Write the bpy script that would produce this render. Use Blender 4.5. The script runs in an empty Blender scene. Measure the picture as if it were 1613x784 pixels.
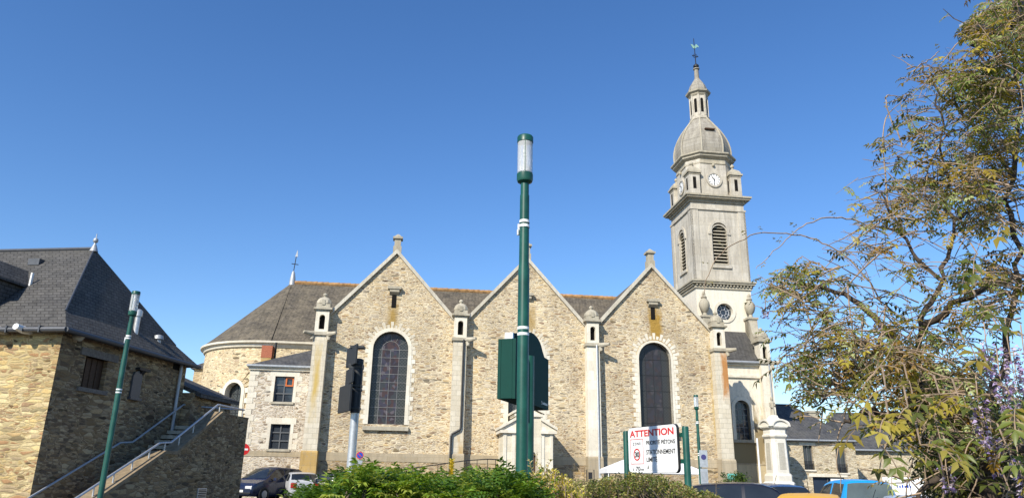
import bpy, bmesh, random
import numpy as np
from math import *
from mathutils import Vector, Matrix

# ------------------------------------------------------------------ camera, sky, sun, exposure
S = bpy.context.scene
C = S.collection
FPX, PITCH, ROLL, EYE = 1150.0, radians(17.61), radians(.93), 1.75
X0 = Vector((1, 0, 0)); Y0 = Vector((0, -sin(PITCH), cos(PITCH))); FW = Vector((0, cos(PITCH), sin(PITCH)))
CX = X0*cos(ROLL) + Y0*sin(ROLL); CY = Y0*cos(ROLL) - X0*sin(ROLL)
cam = bpy.data.cameras.new('camera'); co = bpy.data.objects.new('camera', cam); C.objects.link(co)
cam.sensor_fit = 'HORIZONTAL'; cam.sensor_width = 36; cam.lens = FPX/1613*36
cam.clip_start = .05; cam.clip_end = 3000
m = Matrix((CX, CY, -FW)).transposed().to_4x4(); m.translation = (0, 0, EYE); co.matrix_world = m
S.camera = co

SUN = Vector((-.66, -1.097, .93)).normalized()
w = bpy.data.worlds.new('World'); S.world = w; w.use_nodes = True
nt = w.node_tree; nt.nodes.clear()
sky = nt.nodes.new('ShaderNodeTexSky'); sky.sky_type = 'NISHITA'; sky.sun_disc = False
sky.sun_elevation = asin(SUN.z); sky.sun_rotation = atan2(SUN.x, SUN.y)
sky.air_density = 1.0; sky.dust_density = .1; sky.ozone_density = 3.0; sky.altitude = 0
bg = nt.nodes.new('ShaderNodeBackground'); bg.inputs[1].default_value = .110
out = nt.nodes.new('ShaderNodeOutputWorld')
hs = nt.nodes.new('ShaderNodeHueSaturation'); hs.inputs['Saturation'].default_value = 1.22; hs.inputs['Hue'].default_value = .507; hs.inputs['Value'].default_value = 1.2
nt.links.new(sky.outputs[0], hs.inputs['Color']); nt.links.new(hs.outputs[0], bg.inputs[0]); nt.links.new(bg.outputs[0], out.inputs[0])
sl = bpy.data.lights.new('sun', 'SUN'); sl.energy = 4.6; sl.angle = radians(.53); sl.color = (1, .93, .80)
so = bpy.data.objects.new('sun', sl); C.objects.link(so); so.rotation_euler = (-SUN).to_track_quat('-Z', 'Y').to_euler()
so.location = (-20, -30, 40)
S.view_settings.view_transform = 'Standard'; S.view_settings.look = 'None'
S.view_settings.exposure = .47; S.view_settings.gamma = 1; S.view_settings.use_curve_mapping = False
S.render.engine = 'CYCLES'

R = random.Random(7)
NR = np.random.default_rng(5)

# ------------------------------------------------------------------ measuring helpers
def ray(px, py):
    return FW*FPX + CX*(px-806.5) - CY*(py-392)
def at(px, py, Y):
    d = ray(px, py); return Vector((0, 0, EYE)) + d*(Y/d.y)
def onplane(px, py, p0, n):
    d = ray(px, py); o = Vector((0, 0, EYE)); return o + d*((Vector(p0)-o).dot(n)/d.dot(n))
def gz(x, y):
    t = min(1, max(0, (y-14)/22.0)); return t*t*(3-2*t)*.6

# ------------------------------------------------------------------ materials
MATS = {}
class NT:
    def __init__(s, name):
        s.m = bpy.data.materials.new(name); s.m.use_nodes = True; s.t = s.m.node_tree; s.t.nodes.clear()
        s.out = s.n('ShaderNodeOutputMaterial'); s.b = s.n('ShaderNodeBsdfPrincipled'); s.l(s.b.outputs[0], s.out.inputs[0])
    def n(s, ty, **k):
        q = s.t.nodes.new(ty)
        for a, v in k.items(): setattr(q, a, v)
        return q
    def l(s, a, b): s.t.links.new(a, b)
    def val(s, sock, v):
        if hasattr(v, 'is_output'): s.l(v, sock)
        else: sock.default_value = v
    def math(s, op, a, b=0., c=0.):
        q = s.n('ShaderNodeMath', operation=op); s.val(q.inputs[0], a); s.val(q.inputs[1], b); s.val(q.inputs[2], c); return q.outputs[0]
    def vmath(s, op, a, b):
        q = s.n('ShaderNodeVectorMath', operation=op); s.val(q.inputs[0], a); s.val(q.inputs[1], b); return q.outputs[0]
    def mix(s, f, a, b, mode='MIX'):
        q = s.n('ShaderNodeMix', data_type='RGBA', blend_type=mode); s.val(q.inputs[0], f)
        for i, v in ((6, a), (7, b)):
            if isinstance(v, tuple) and len(v) == 3: v = v+(1,)
            s.val(q.inputs[i], v)
        return q.outputs[2]
    def coord(s): return s.n('ShaderNodeTexCoord').outputs['Object']
    def mapping(s, v, sc=(1, 1, 1), loc=(0, 0, 0)):
        q = s.n('ShaderNodeMapping'); s.l(v, q.inputs[0]); q.inputs['Scale'].default_value = sc; q.inputs['Location'].default_value = loc; return q.outputs[0]
    def noise(s, v, sc, det=4., rough=.55, col=False):
        q = s.n('ShaderNodeTexNoise'); s.l(v, q.inputs['Vector']); q.inputs['Scale'].default_value = sc
        q.inputs['Detail'].default_value = det; q.inputs['Roughness'].default_value = rough
        return q.outputs['Color' if col else 'Fac']
    def voro(s, v, sc=1., feat='F1', rnd=1.):
        q = s.n('ShaderNodeTexVoronoi', feature=feat); s.l(v, q.inputs['Vector']); q.inputs['Scale'].default_value = sc; q.inputs['Randomness'].default_value = rnd
        return q
    def ramp(s, f, stops, interp='LINEAR'):
        q = s.n('ShaderNodeValToRGB'); s.l(f, q.inputs[0]); cr = q.color_ramp; cr.interpolation = interp
        while len(cr.elements) < len(stops): cr.elements.new(.5)
        for e, (p, c) in zip(cr.elements, stops):
            e.position = p; e.color = (c if isinstance(c, tuple) else (c, c, c)) + (1,)
        return q.outputs[0]
    def sep(s, v):
        q = s.n('ShaderNodeSeparateXYZ'); s.l(v, q.inputs[0]); return q.outputs
    def comb(s, x, y, z=0.):
        q = s.n('ShaderNodeCombineXYZ'); s.val(q.inputs[0], x); s.val(q.inputs[1], y); s.val(q.inputs[2], z); return q.outputs[0]
    def bump(s, h, st=.3, d=.02):
        q = s.n('ShaderNodeBump'); s.l(h, q.inputs['Height']); q.inputs['Strength'].default_value = st; q.inputs['Distance'].default_value = d
        s.l(q.outputs[0], s.b.inputs['Normal'])
    def fin(s, col, rough=.85, spec=.3, metal=0.):
        if isinstance(col, tuple): col = col+(1,)
        s.val(s.b.inputs['Base Color'], col); s.val(s.b.inputs['Roughness'], rough)
        s.b.inputs['Specular IOR Level'].default_value = spec; s.b.inputs['Metallic'].default_value = metal
        MATS[s.m.name] = s.m; return s.m

def stain(t, p, col, cx, cz, wx, wz, colr, amt=.85, axis=0):
    """blotchy patch of its own shape: lichen, and on the narthex dirt with painted shade"""
    x = t.math('DIVIDE', t.math('ABSOLUTE', t.math('SUBTRACT', p[axis], cx)), wx)
    z = t.math('DIVIDE', t.math('ABSOLUTE', t.math('SUBTRACT', p[2], cz)), wz)
    d = t.math('SUBTRACT', 1.0, t.math('MAXIMUM', x, z))
    nz = t.noise(t.mapping(t.coord(), (1.6, 1.6, .55)), 2.2, 5, .7)
    f = t.math('MULTIPLY', t.math('MULTIPLY_ADD', t.math('ADD', t.math('MULTIPLY', d, .9), t.math('SUBTRACT', nz, .68)), 3.2, 0.), amt)
    q = t.n('ShaderNodeClamp'); t.l(f, q.inputs[0])
    return t.mix(q.outputs[0], col, colr)

def rubble(name, cols, mortar, sc=(2.4, 2.4, 8.), stains=(), mort=.07, dark=.0, contrast=1.):
    t = NT(name); c = t.coord()
    wob = t.vmath('MULTIPLY', t.vmath('SUBTRACT', t.noise(c, 3.2, 2, col=True), (.5, .5, .5)), (.22, .22, .075))
    v = t.mapping(t.vmath('ADD', c, wob), sc)
    v1 = t.voro(v, 1., 'F1', .86); ve = t.voro(v, 1., 'DISTANCE_TO_EDGE', .86)
    v2 = t.mapping(t.vmath('ADD', c, wob), (sc[0]*1.9, sc[1]*1.9, sc[2]*1.7), (3.1, 1.7, .4)); w1 = t.voro(v2, 1., 'F1', .9); we = t.voro(v2, 1., 'DISTANCE_TO_EDGE', .9)
    pick = t.ramp(t.noise(c, 1.1, 2), [(.47, 0.), (.53, 1.)])
    r = t.mix(pick, v1.outputs['Color'], w1.outputs['Color'])
    e = t.mix(pick, ve.outputs['Distance'], we.outputs['Distance'])
    rs = t.sep(r)
    n = len(cols)
    stone = t.ramp(rs[0], [(i/n, cc) for i, cc in enumerate(cols)], 'CONSTANT')
    stone = t.mix(1., stone, t.ramp(rs[1], [(0, .80), (1, 1.14)]), 'MULTIPLY')
    fine = t.noise(c, 26, 5, .7)
    stone = t.mix(1., stone, t.ramp(fine, [(.25, .72), (.75, 1.22)]), 'MULTIPLY')
    mk = t.ramp(e, [(0, 1.), (mort*.6, .9), (mort*1.7, 0.)])
    col = t.mix(mk, stone, mortar)
    big = t.noise(t.mapping(c, (1, 1, .6)), .5, 5, .6)
    col = t.mix(1., col, t.ramp(big, [(.3, (.74, .71, .69)), (.52, (1, 1, 1)), (.75, (1.14, 1.11, 1.04))]), 'MULTIPLY')
    gap = t.ramp(t.math('ADD', rs[2], 0.), [(0, .42), (.045, .44), (.055, 1.)])       # a few open, dark joints
    col = t.mix(1., col, gap, 'MULTIPLY')
    p = t.sep(c)
    for s_ in stains: col = stain(t, p, col, *s_)
    h = t.math('ADD', t.ramp(e, [(0, 0.), (.16, .8), (.4, 1.)]), t.math('MULTIPLY', fine, .35))
    h = t.math('ADD', h, t.math('MULTIPLY', rs[1], .5))
    t.bump(h, .6, .028)
    return t.fin(col, .92, .2)

CHS = [(.62, .49, .30), (.54, .41, .23), (.68, .57, .39), (.45, .33, .19), (.60, .47, .28), (.53, .45, .33), (.34, .22, .12), (.65, .54, .36), (.42, .35, .26), (.57, .42, .22), (.60, .50, .34), (.29, .20, .13)]
CHS = [tuple(x*k for x, k in zip(c_, (.91, .915, .93))) for c_ in CHS]
M_RUB = rubble('church_rubble', CHS, (.66, .57, .41), (2.7, 2.7, 10.5), mort=.075, stains=(
    (21.15, 11.2, .62, 2.2, (.36, .22, .05), .95), (4.2, 11.2, .5, 1.7, (.36, .24, .08), .6), (12.9, 11.6, .5, 1.6, (.38, .26, .1), .5),
    (24.95, 7.2, .42, 4.6, (.42, .30, .10), .55)))
M_APS = rubble('apse_rubble', [(.64, .53, .34), (.58, .46, .28), (.68, .58, .40), (.50, .39, .24), (.60, .50, .33), (.55, .42, .26), (.46, .36, .25)], (.68, .57, .38), (2.4, 2.4, 8.0), mort=.06)
M_ANX = rubble('annex_rubble', [(.56, .46, .32), (.44, .34, .22), (.62, .54, .40), (.38, .29, .20), (.52, .44, .34), (.33, .26, .19)], (.66, .60, .50), (2.9, 2.9, 9.), mort=.10)
M_BASE = rubble('plinth_rubble', [(.42, .32, .18), (.36, .27, .16), (.48, .38, .24), (.30, .22, .14), (.44, .31, .15)], (.44, .37, .26), (2.2, 2.2, 6.5), mort=.06)
M_LH = rubble('house_rubble', [(.52, .38, .17), (.58, .45, .22), (.44, .31, .15), (.56, .44, .25), (.37, .22, .11), (.49, .38, .21), (.60, .49, .27), (.39, .30, .18), (.32, .21, .12)],
              (.45, .36, .19), (2.5, 2.5, 9.5), mort=.06)
M_LHS = rubble('house_shaded_rubble', [(.29, .20, .11), (.34, .25, .14), (.22, .15, .08), (.40, .31, .19), (.19, .13, .08), (.30, .23, .145), (.14, .105, .07)],  # darker copy of the house rubble, the walls' shade put into its colours
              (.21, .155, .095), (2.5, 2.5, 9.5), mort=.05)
M_RH = rubble('far_rubble', [(.52, .44, .30), (.44, .36, .24), (.58, .50, .36), (.36, .29, .20), (.50, .40, .25)], (.56, .50, .38), (2.2, 2.2, 7.), mort=.06)

def ashlar(name, col=(.66, .60, .48), bw=.55, rh=.34, joint=.62, dirt=.5, stains=(), rough=.88, streak=.5):
    t = NT(name); c = t.coord(); p = t.sep(c)
    v = t.comb(t.math('ADD', p[0], p[1]), p[2], 0.)
    b = t.n('ShaderNodeTexBrick'); t.l(v, b.inputs['Vector']); b.inputs['Scale'].default_value = 1.
    b.inputs['Brick Width'].default_value = bw; b.inputs['Row Height'].default_value = rh; b.inputs['Mortar Size'].default_value = .012; b.inputs['Mortar Smooth'].default_value = .4
    b.inputs['Color1'].default_value = (1, 1, 1, 1); b.inputs['Color2'].default_value = (.86, .84, .80, 1); b.inputs['Mortar'].default_value = (joint, joint, joint*.95, 1)
    a = t.mix(1., col, b.outputs['Color'], 'MULTIPLY')
    st = t.noise(t.mapping(c, (2.2, 2.2, .28)), 1.6, 6, .68)
    a = t.mix(t.ramp(st, [(.42, 0.), (.8, dirt)]), a, (col[0]*.38, col[1]*.36, col[2]*.35))
    bl = t.noise(c, 5.5, 6, .7)
    a = t.mix(t.ramp(bl, [(.5, 0.), (.82, streak)]), a, (.30, .28, .24))
    a = t.mix(1., a, t.ramp(t.noise(c, 30, 3), [(.2, .88), (.8, 1.1)]), 'MULTIPLY')
    for s_ in stains: a = stain(t, p, a, *s_)
    t.bump(t.math('ADD', b.outputs['Fac'], t.math('MULTIPLY', bl, -.8)), .25, -.012)
    return t.fin(a, rough, .25)

M_ASH = ashlar('pale_ashlar', (.66, .61, .50), .5, .33, .6, .35)
M_PIER = ashlar('pier_ashlar', (.66, .60, .48), .5, .30, .62, .35, stains=((-.02, 7.2, .30, 3.2, (.50, .36, .12), .5), (25.45, 8.5, .40, 2.3, (.42, .20, .07), .8), (8.7, 2.9, .35, 2.0, (.45, .30, .12), .5)))
M_PLI = ashlar('plinth_ochre', (.50, .34, .13), .9, .6, .8, .5, streak=.7)
M_PLG = ashlar('plinth_stone', (.44, .37, .26), .9, .6, .8, .5, streak=.7)
M_TRIM = ashlar('trim_stone', (.76, .71, .60), .6, .6, .85, .3, streak=.45)
M_COP = ashlar('coping_stone', (.60, .56, .47), .8, 9., .7, .5, streak=.8)
M_OLD = ashlar('weathered_stone', (.47, .43, .34), .6, 9., .8, .7, streak=.95)
M_TOW = ashlar('tower_stone', (.57, .53, .455), 1.3, .62, .74, .75, streak=.7)
M_NAR = ashlar('narthex_render', (.74, .68, .56), 40., 40., .9, .4, stains=((27.6, 2.4, 5.0, 6.3, (.26, .205, .115), .95),), streak=.5)  # low part: ochre staining plus the gable's shade, both painted into one dark colour
M_REND = ashlar('cream_render', (.74, .69, .58), 40., 40., .9, .32, streak=.4)
M_RENL = ashlar('stained_render', (.52, .44, .29), 40., 40., .9, .5, streak=.7)
M_DOME = ashlar('dome_stone', (.37, .345, .295), .55, .3, .55, 1.0, streak=1.)
M_PORCH = ashlar('porch_stone', (.72, .66, .53), .8, .42, .84, .3, streak=.4)
M_MEM = ashlar('memorial_stone', (.80, .77, .70), .9, .5, .88, .25, streak=.35)
M_PANEL = ashlar('engraved_panel', (.58, .55, .48), .2, .05, .72, .3, streak=.4)

def slate(name, c1, c2, moss, bw=.24, rh=.14, mossamt=.5, gloss=.55, joint=.45):
    t = NT(name); c = t.coord(); p = t.sep(c)
    v = t.comb(t.math('ADD', p[0], p[1]), t.math('MULTIPLY', p[2], 1.35), 0.)
    b = t.n('ShaderNodeTexBrick'); t.l(v, b.inputs['Vector']); b.inputs['Scale'].default_value = 1.
    b.inputs['Brick Width'].default_value = bw; b.inputs['Row Height'].default_value = rh; b.inputs['Mortar Size'].default_value = .016; b.inputs['Mortar Smooth'].default_value = .3
    b.inputs['Color1'].default_value = c1+(1,); b.inputs['Color2'].default_value = c2+(1,); b.inputs['Mortar'].default_value = tuple(x*joint for x in c1)+(1,)
    n1 = t.noise(c, 1.1, 6, .7); n2 = t.noise(c, 9, 5, .75)
    a = t.mix(t.ramp(t.math('ADD', t.math('MULTIPLY', n1, .5), t.math('MULTIPLY', n2, .5)), [(.42, 0.), (.62, mossamt)]), b.outputs['Color'], moss)
    a = t.mix(1., a, t.ramp(t.noise(t.mapping(c, (3, 3, .5)), 1.3, 4, .6), [(.3, .78), (.7, 1.2)]), 'MULTIPLY')
    t.bump(t.math('ADD', b.outputs['Fac'], t.math('MULTIPLY', n2, -.7)), .5, -.015)
    return t.fin(a, gloss, .22)
M_SLC = slate('church_slate', (.075, .067, .056), (.125, .108, .088), (.24, .20, .14), mossamt=.62, gloss=.92)
M_SLH = slate('house_slate', (.066, .064, .062), (.090, .087, .084), (.15, .14, .12), .26, .15, .3, .86)
M_SLF = slate('far_slate', (.058, .060, .068), (.085, .088, .095), (.16, .15, .13), mossamt=.55, gloss=.6)

def plain(name, col, rough=.5, spec=.4, metal=0., var=.12, sc=6., coat=0.):
    t = NT(name); c = t.coord()
    f = t.noise(c, sc, 5, .65)
    a = t.mix(1., col, t.ramp(f, [(.25, 1-var), (.75, 1+var)]), 'MULTIPLY')
    if coat: t.b.inputs['Coat Weight'].default_value = coat; t.b.inputs['Coat Roughness'].default_value = .04
    r = t.math('MULTIPLY_ADD', f, .15, rough-.07)
    return t.fin(a, r, spec, metal)
M_RIDGE = plain('ridge_tile', (.34, .20, .09), .9, .2, 0, .6, 3)
M_GREEN = plain('green_paint', (.010, .075, .055), .40, .4, 0, .38, 5)
M_DKGREEN = plain('panel_paint', (.008, .050, .040), .75, .15, 0, .1, 5)
M_WHITE = plain('white_paint', (.80, .80, .78), .45, .4, 0, .05)
M_REFL = plain('white_band', (.82, .82, .80), .4, .4, 0, .03)
M_GALV = plain('galvanised_steel', (.52, .53, .54), .42, .5, .6, .2, 12)
M_ZINC = plain('zinc', (.36, .38, .40), .5, .5, .3, .2, 8)
M_DZINC = plain('dark_gutter', (.07, .075, .085), .45, .5, .2, .2, 8)
M_IRON = plain('black_iron', (.022, .022, .024), .5, .4, .2, .2, 12)
M_DKMET = plain('dark_sleeve', (.035, .037, .04), .5, .4, .3, .2, 12)
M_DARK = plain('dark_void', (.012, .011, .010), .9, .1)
M_WOOD = plain('brown_wood', (.07, .038, .022), .7, .3, 0, .35, 14)
M_GWOOD = plain('weathered_timber', (.16, .14, .12), .85, .2, 0, .4, 14)
M_COPPER = plain('verdigris', (.24, .42, .36), .7, .3, .2, .3, 20)
M_RED = plain('sign_red', (.58, .022, .022), .45, .4, 0, .04)
M_BLUE = plain('sign_blue', (.02, .07, .42), .45, .4, 0, .04)
M_DISC = plain('dark_blue_disc', (.05, .045, .16), .5, .4, 0, .04)
M_INK = plain('sign_black', (.02, .02, .022), .5, .3, 0, .04)
M_SIGN = plain('sign_white', (.80, .80, .79), .5, .4, 0, .03)
M_TENT = plain('tent_canvas', (.86, .86, .86), .8, .2, 0, .03)
M_TEAL = plain('teal_plaque', (.14, .46, .40), .6, .3)
M_BRICK = plain('red_brick', (.36, .13, .075), .9, .2, 0, .35, 16)
M_TYRE = plain('rubber', (.018, .018, .018), .85, .2)
M_RIM = plain('alloy', (.5, .5, .52), .3, .5, .8)
M_BLKP = plain('black_plastic', (.02, .02, .021), .5, .4)
M_TAIL = plain('tail_lens', (.45, .012, .015), .18, .5)
M_HEAD = plain('head_lens', (.62, .64, .66), .12, .6)
M_PLATE = plain('plate_white', (.75, .75, .72), .4, .4)
M_PLANK = plain('blue_door', (.02, .032, .055), .5, .4)
M_ORANGE = plain('orange_frame', (.55, .14, .03), .5, .4)
M_GREYW = plain('grey_window', (.10, .105, .11), .5, .4)

def glass(name, col, rough=.08):
    t = NT(name); c = t.coord(); f = t.noise(c, 1.7, 3)
    a = t.mix(f, tuple(x*.5 for x in col), tuple(min(1, x*1.5) for x in col))
    t.bump(t.noise(c, 2.3, 2), .08, .02)
    return t.fin(a, rough, .6)
M_WIN = glass('window_glass', (.035, .042, .052))
M_CGL = glass('car_glass', (.018, .022, .026), .04)
M_CGL2 = glass('pickup_glass', (.10, .12, .11), .06)
def stained(name, centre, dark):
    """leaded stained glass: lozenge quarries, dull coloured panel in the middle"""
    t = NT(name); c = t.coord(); p = t.sep(c)
    d1 = t.math('FRACT', t.math('MULTIPLY', t.math('ADD', p[0], p[2]), 5.2)); d2 = t.math('FRACT', t.math('MULTIPLY', t.math('SUBTRACT', p[0], p[2]), 5.2))
    ln = t.math('MAXIMUM', t.ramp(d1, [(0, 1.), (.14, 1.), (.18, 0.)]), t.ramp(d2, [(0, 1.), (.14, 1.), (.18, 0.)]))
    vo = t.voro(t.mapping(c, (5.5, 5.5, 4.2)), 1.); vs = t.sep(vo.outputs['Color'])
    ccol = t.ramp(vs[0], [(0, (.035, .016, .022)), (.3, (.055, .045, .08)), (.5, (.085, .035, .03)), (.7, (.045, .05, .055)), (.85, (.16, .13, .15)), (.93, (.03, .03, .05))], 'CONSTANT')
    inner = t.ramp(t.math('ABSOLUTE', t.math('SUBTRACT', p[0], centre)), [(.0, 1.), (.55, 1.), (.56, 0.)])
    edge = t.mix(t.math('MULTIPLY', ln, .75), (.030, .038, .036), (.16, .17, .16))
    col = t.mix(inner, edge, ccol)
    col = t.mix(.82 if dark else .5, col, (.028, .027, .028))
    return t.fin(col, .3, .4)

def lampglass():
    t = NT('lamp_glass'); t.fin((.78, .80, .80), .15, .5); t.b.inputs['Transmission Weight'].default_value = .55; t.b.inputs['IOR'].default_value = 1.2
    return t.m
M_LGL = lampglass()

def leafmat(name, trans=.35, rough=.42):
    t = NT(name)
    a = t.n('ShaderNodeAttribute', attribute_name='Col')
    t.fin((.1, .1, .05), rough, .35); t.l(a.outputs['Color'], t.b.inputs['Base Color'])
    tr = t.n('ShaderNodeBsdfTranslucent'); mx = t.n('ShaderNodeMixShader'); mx.inputs[0].default_value = trans
    cc = t.mix(1., a.outputs['Color'], (1.5, 1.45, .7), 'MULTIPLY'); t.l(cc, tr.inputs[0])
    t.l(t.b.outputs[0], mx.inputs[1]); t.l(tr.outputs[0], mx.inputs[2]); t.l(mx.outputs[0], t.out.inputs[0])
    return t.m
M_LEAF = leafmat('leaf'); M_PETAL = leafmat('petal', .4, .6)
M_LEAD = plain('lead_came', (.20, .20, .20), .6, .3, 0, .3, 9)
M_BARK = plain('bark', (.17, .135, .10), .9, .15, 0, .5, 18)
M_TWIG = plain('twig_bark', (.30, .22, .15), .8, .2, 0, .4, 22)
M_TRUNK = plain('old_trunk', (.065, .050, .038), .92, .15, 0, .5, 16)
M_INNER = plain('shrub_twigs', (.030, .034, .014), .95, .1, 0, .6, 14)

def asphalt():
    t = NT('asphalt'); c = t.coord()
    a = t.ramp(t.noise(c, 60, 4, .7), [(.3, (.040, .040, .042)), (.7, (.085, .083, .08))])
    a = t.mix(1., a, t.ramp(t.noise(c, .35, 5), [(.3, .75), (.7, 1.3)]), 'MULTIPLY')
    t.bump(t.noise(c, 90, 2), .3, .01); return t.fin(a, .92, .25)
M_ASPH = asphalt()

# ------------------------------------------------------------------ mesh helpers
class MB:
    def __init__(s): s.v = []; s.f = []
    def add(s, vs, fs):
        o = len(s.v); s.v += [tuple(p) for p in vs]; s.f += [tuple(i+o for i in f) for f in fs]; return s
    def box(s, x0, x1, y0, y1, z0, z1):
        return s.add([(x0, y0, z0), (x1, y0, z0), (x1, y1, z0), (x0, y1, z0), (x0, y0, z1), (x1, y0, z1), (x1, y1, z1), (x0, y1, z1)],
                     [(0, 3, 2, 1), (4, 5, 6, 7), (0, 1, 5, 4), (1, 2, 6, 5), (2, 3, 7, 6), (3, 0, 4, 7)])
    def frust(s, x0, x1, y0, y1, z0, z1, i):
        """box tapering by i on every side"""
        return s.add([(x0, y0, z0), (x1, y0, z0), (x1, y1, z0), (x0, y1, z0), (x0+i, y0+i, z1), (x1-i, y0+i, z1), (x1-i, y1-i, z1), (x0+i, y1-i, z1)],
                     [(0, 3, 2, 1), (4, 5, 6, 7), (0, 1, 5, 4), (1, 2, 6, 5), (2, 3, 7, 6), (3, 0, 4, 7)])
    def prism(s, poly, y0, y1, axis='y'):
        """polygon of (a, z) pairs pushed along y (or x)"""
        n = len(poly)
        if axis == 'y': vs = [(a, y0, z) for a, z in poly] + [(a, y1, z) for a, z in poly]
        elif axis == 'x': vs = [(y0, a, z) for a, z in poly] + [(y1, a, z) for a, z in poly]
        else: vs = [(a, b, y0) for a, b in poly] + [(a, b, y1) for a, b in poly]
        return s.add(vs, [tuple(range(n)), tuple(range(2*n-1, n-1, -1))] + [(i, i+n, (i+1) % n+n, (i+1) % n) for i in range(n)])
    def tube(s, pts, r, n=8, cap=True):
        pts = [Vector(p) for p in pts]; rs = r if isinstance(r, (list, tuple)) else [r]*len(pts)
        o = len(s.v); ref = None
        for i, p in enumerate(pts):
            d = (pts[min(i+1, len(pts)-1)]-pts[max(i-1, 0)])
            d = d.normalized() if d.length > 1e-9 else Vector((0, 0, 1))
            if ref is None: ref = Vector((1, 0, 0)) if abs(d.x) < .8 else Vector((0, 1, 0))
            u = (ref-d*ref.dot(d)).normalized(); ref = u; q = d.cross(u)
            for k in range(n):
                an = 2*pi*k/n; s.v.append(tuple(p+(u*cos(an)+q*sin(an))*rs[i]))
        for i in range(len(pts)-1):
            for k in range(n): s.f.append((o+i*n+k, o+i*n+(k+1) % n, o+(i+1)*n+(k+1) % n, o+(i+1)*n+k))
        if cap:
            s.f.append(tuple(o+k for k in range(n-1, -1, -1))); e = o+(len(pts)-1)*n; s.f.append(tuple(e+k for k in range(n)))
        return s
    def lathe(s, prof, c=(0, 0), n=20, sx=1., ph=0.):
        """profile of (r, z) turned round a vertical axis"""
        o = len(s.v)
        for r, z in prof:
            for k in range(n):
                a = 2*pi*(k+ph)/n; s.v.append((c[0]+r*cos(a)*sx, c[1]+r*sin(a), z))
        for i in range(len(prof)-1):
            for k in range(n): s.f.append((o+i*n+k, o+i*n+(k+1) % n, o+(i+1)*n+(k+1) % n, o+(i+1)*n+k))
        s.f.append(tuple(o+k for k in range(n-1, -1, -1))); e = o+(len(prof)-1)*n; s.f.append(tuple(e+k for k in range(n)))
        return s
    def rings(s, rings):
        """stack of equal-length (x, y, z) rings"""
        o = len(s.v); n = len(rings[0])
        for rg in rings: s.v += [tuple(p) for p in rg]
        for i in range(len(rings)-1):
            for k in range(n): s.f.append((o+i*n+k, o+i*n+(k+1) % n, o+(i+1)*n+(k+1) % n, o+(i+1)*n+k))
        s.f.append(tuple(o+k for k in range(n-1, -1, -1))); e = o+(len(rings)-1)*n; s.f.append(tuple(e+k for k in range(n)))
        return s
    def disc(s, c, r, n, th, u, v):
        """flat round plate, its front along u x v"""
        u = Vector(u); v = Vector(v); w_ = u.cross(v); c = Vector(c)
        a = [c+u*r*cos(2*pi*k/n)+v*r*sin(2*pi*k/n) for k in range(n)]
        return s.add([p+w_*th for p in a]+a, [tuple(range(n)), tuple(range(2*n-1, n-1, -1))]+[(k+n, (k+1) % n+n, (k+1) % n, k) for k in range(n)])
    def xf(s, M):
        s.v = [tuple(M @ Vector(p)) for p in s.v]; return s
    def build(s, name, mat, parent=None, smooth=False, bevel=0.):
        me = bpy.data.meshes.new(name); me.from_pydata(s.v, [], s.f); 
        bm = bmesh.new(); bm.from_mesh(me); bmesh.ops.recalc_face_normals(bm, faces=bm.faces)
        bm.to_mesh(me); bm.free()
        if smooth:
            me.polygons.foreach_set('use_smooth', [True]*len(me.polygons)); me.set_sharp_from_angle(angle=radians(smooth if smooth is not True else 40))
        if mat: me.materials.append(mat)
        o = bpy.data.objects.new(name, me); C.objects.link(o)
        if parent: o.parent = parent
        if bevel:
            b = o.modifiers.new('bevel', 'BEVEL'); b.width = bevel; b.segments = 2; b.limit_method = 'ANGLE'
        return o

def tag(o, label, cat, group=None, kind=None):
    if label: o['label'] = label
    if cat: o['category'] = cat
    if group: o['group'] = group
    if kind: o['kind'] = kind
    return o
def thing(name, label, cat, loc=(0, 0, 0), rz=0., group=None):
    o = bpy.data.objects.new(name, None); C.objects.link(o); o.empty_display_size = .3
    o.location = loc; o.rotation_euler = (0, 0, rz); return tag(o, label, cat, group)
def copy_tree(o, parent=None):
    c = o.copy(); C.objects.link(c)
    if parent: c.parent = parent
    for ch in list(o.children): copy_tree(ch, c)
    return c
def arch(s0, s1, zb, zs, n=14, off=0.):
    """outline of a round-headed opening, from bottom left over the head to bottom right"""
    c = (s0+s1)/2; r = (s1-s0)/2+off
    return [(s0-off, zb)] + [(c-r*cos(pi*k/n), zs+r*sin(pi*k/n)) for k in range(n+1)] + [(s1+off, zb)]
def text_mesh(txt, size, mat, parent, name, M, sx=1., bold=0., align='LEFT'):
    cu = bpy.data.curves.new(name, 'FONT'); cu.body = txt; cu.size = size; cu.extrude = .0008; cu.align_x = align; cu.offset = bold
    o = bpy.data.objects.new(name, cu); C.objects.link(o)
    dg = bpy.context.evaluated_depsgraph_get(); me = bpy.data.meshes.new_from_object(o.evaluated_get(dg))
    C.objects.unlink(o); bpy.data.objects.remove(o); me.transform(M @ Matrix.Diagonal((sx, 1, 1, 1)))
    me.materials.clear(); me.materials.append(mat); me.name = name
    q = bpy.data.objects.new(name, me); C.objects.link(q); q.parent = parent; return q

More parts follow.
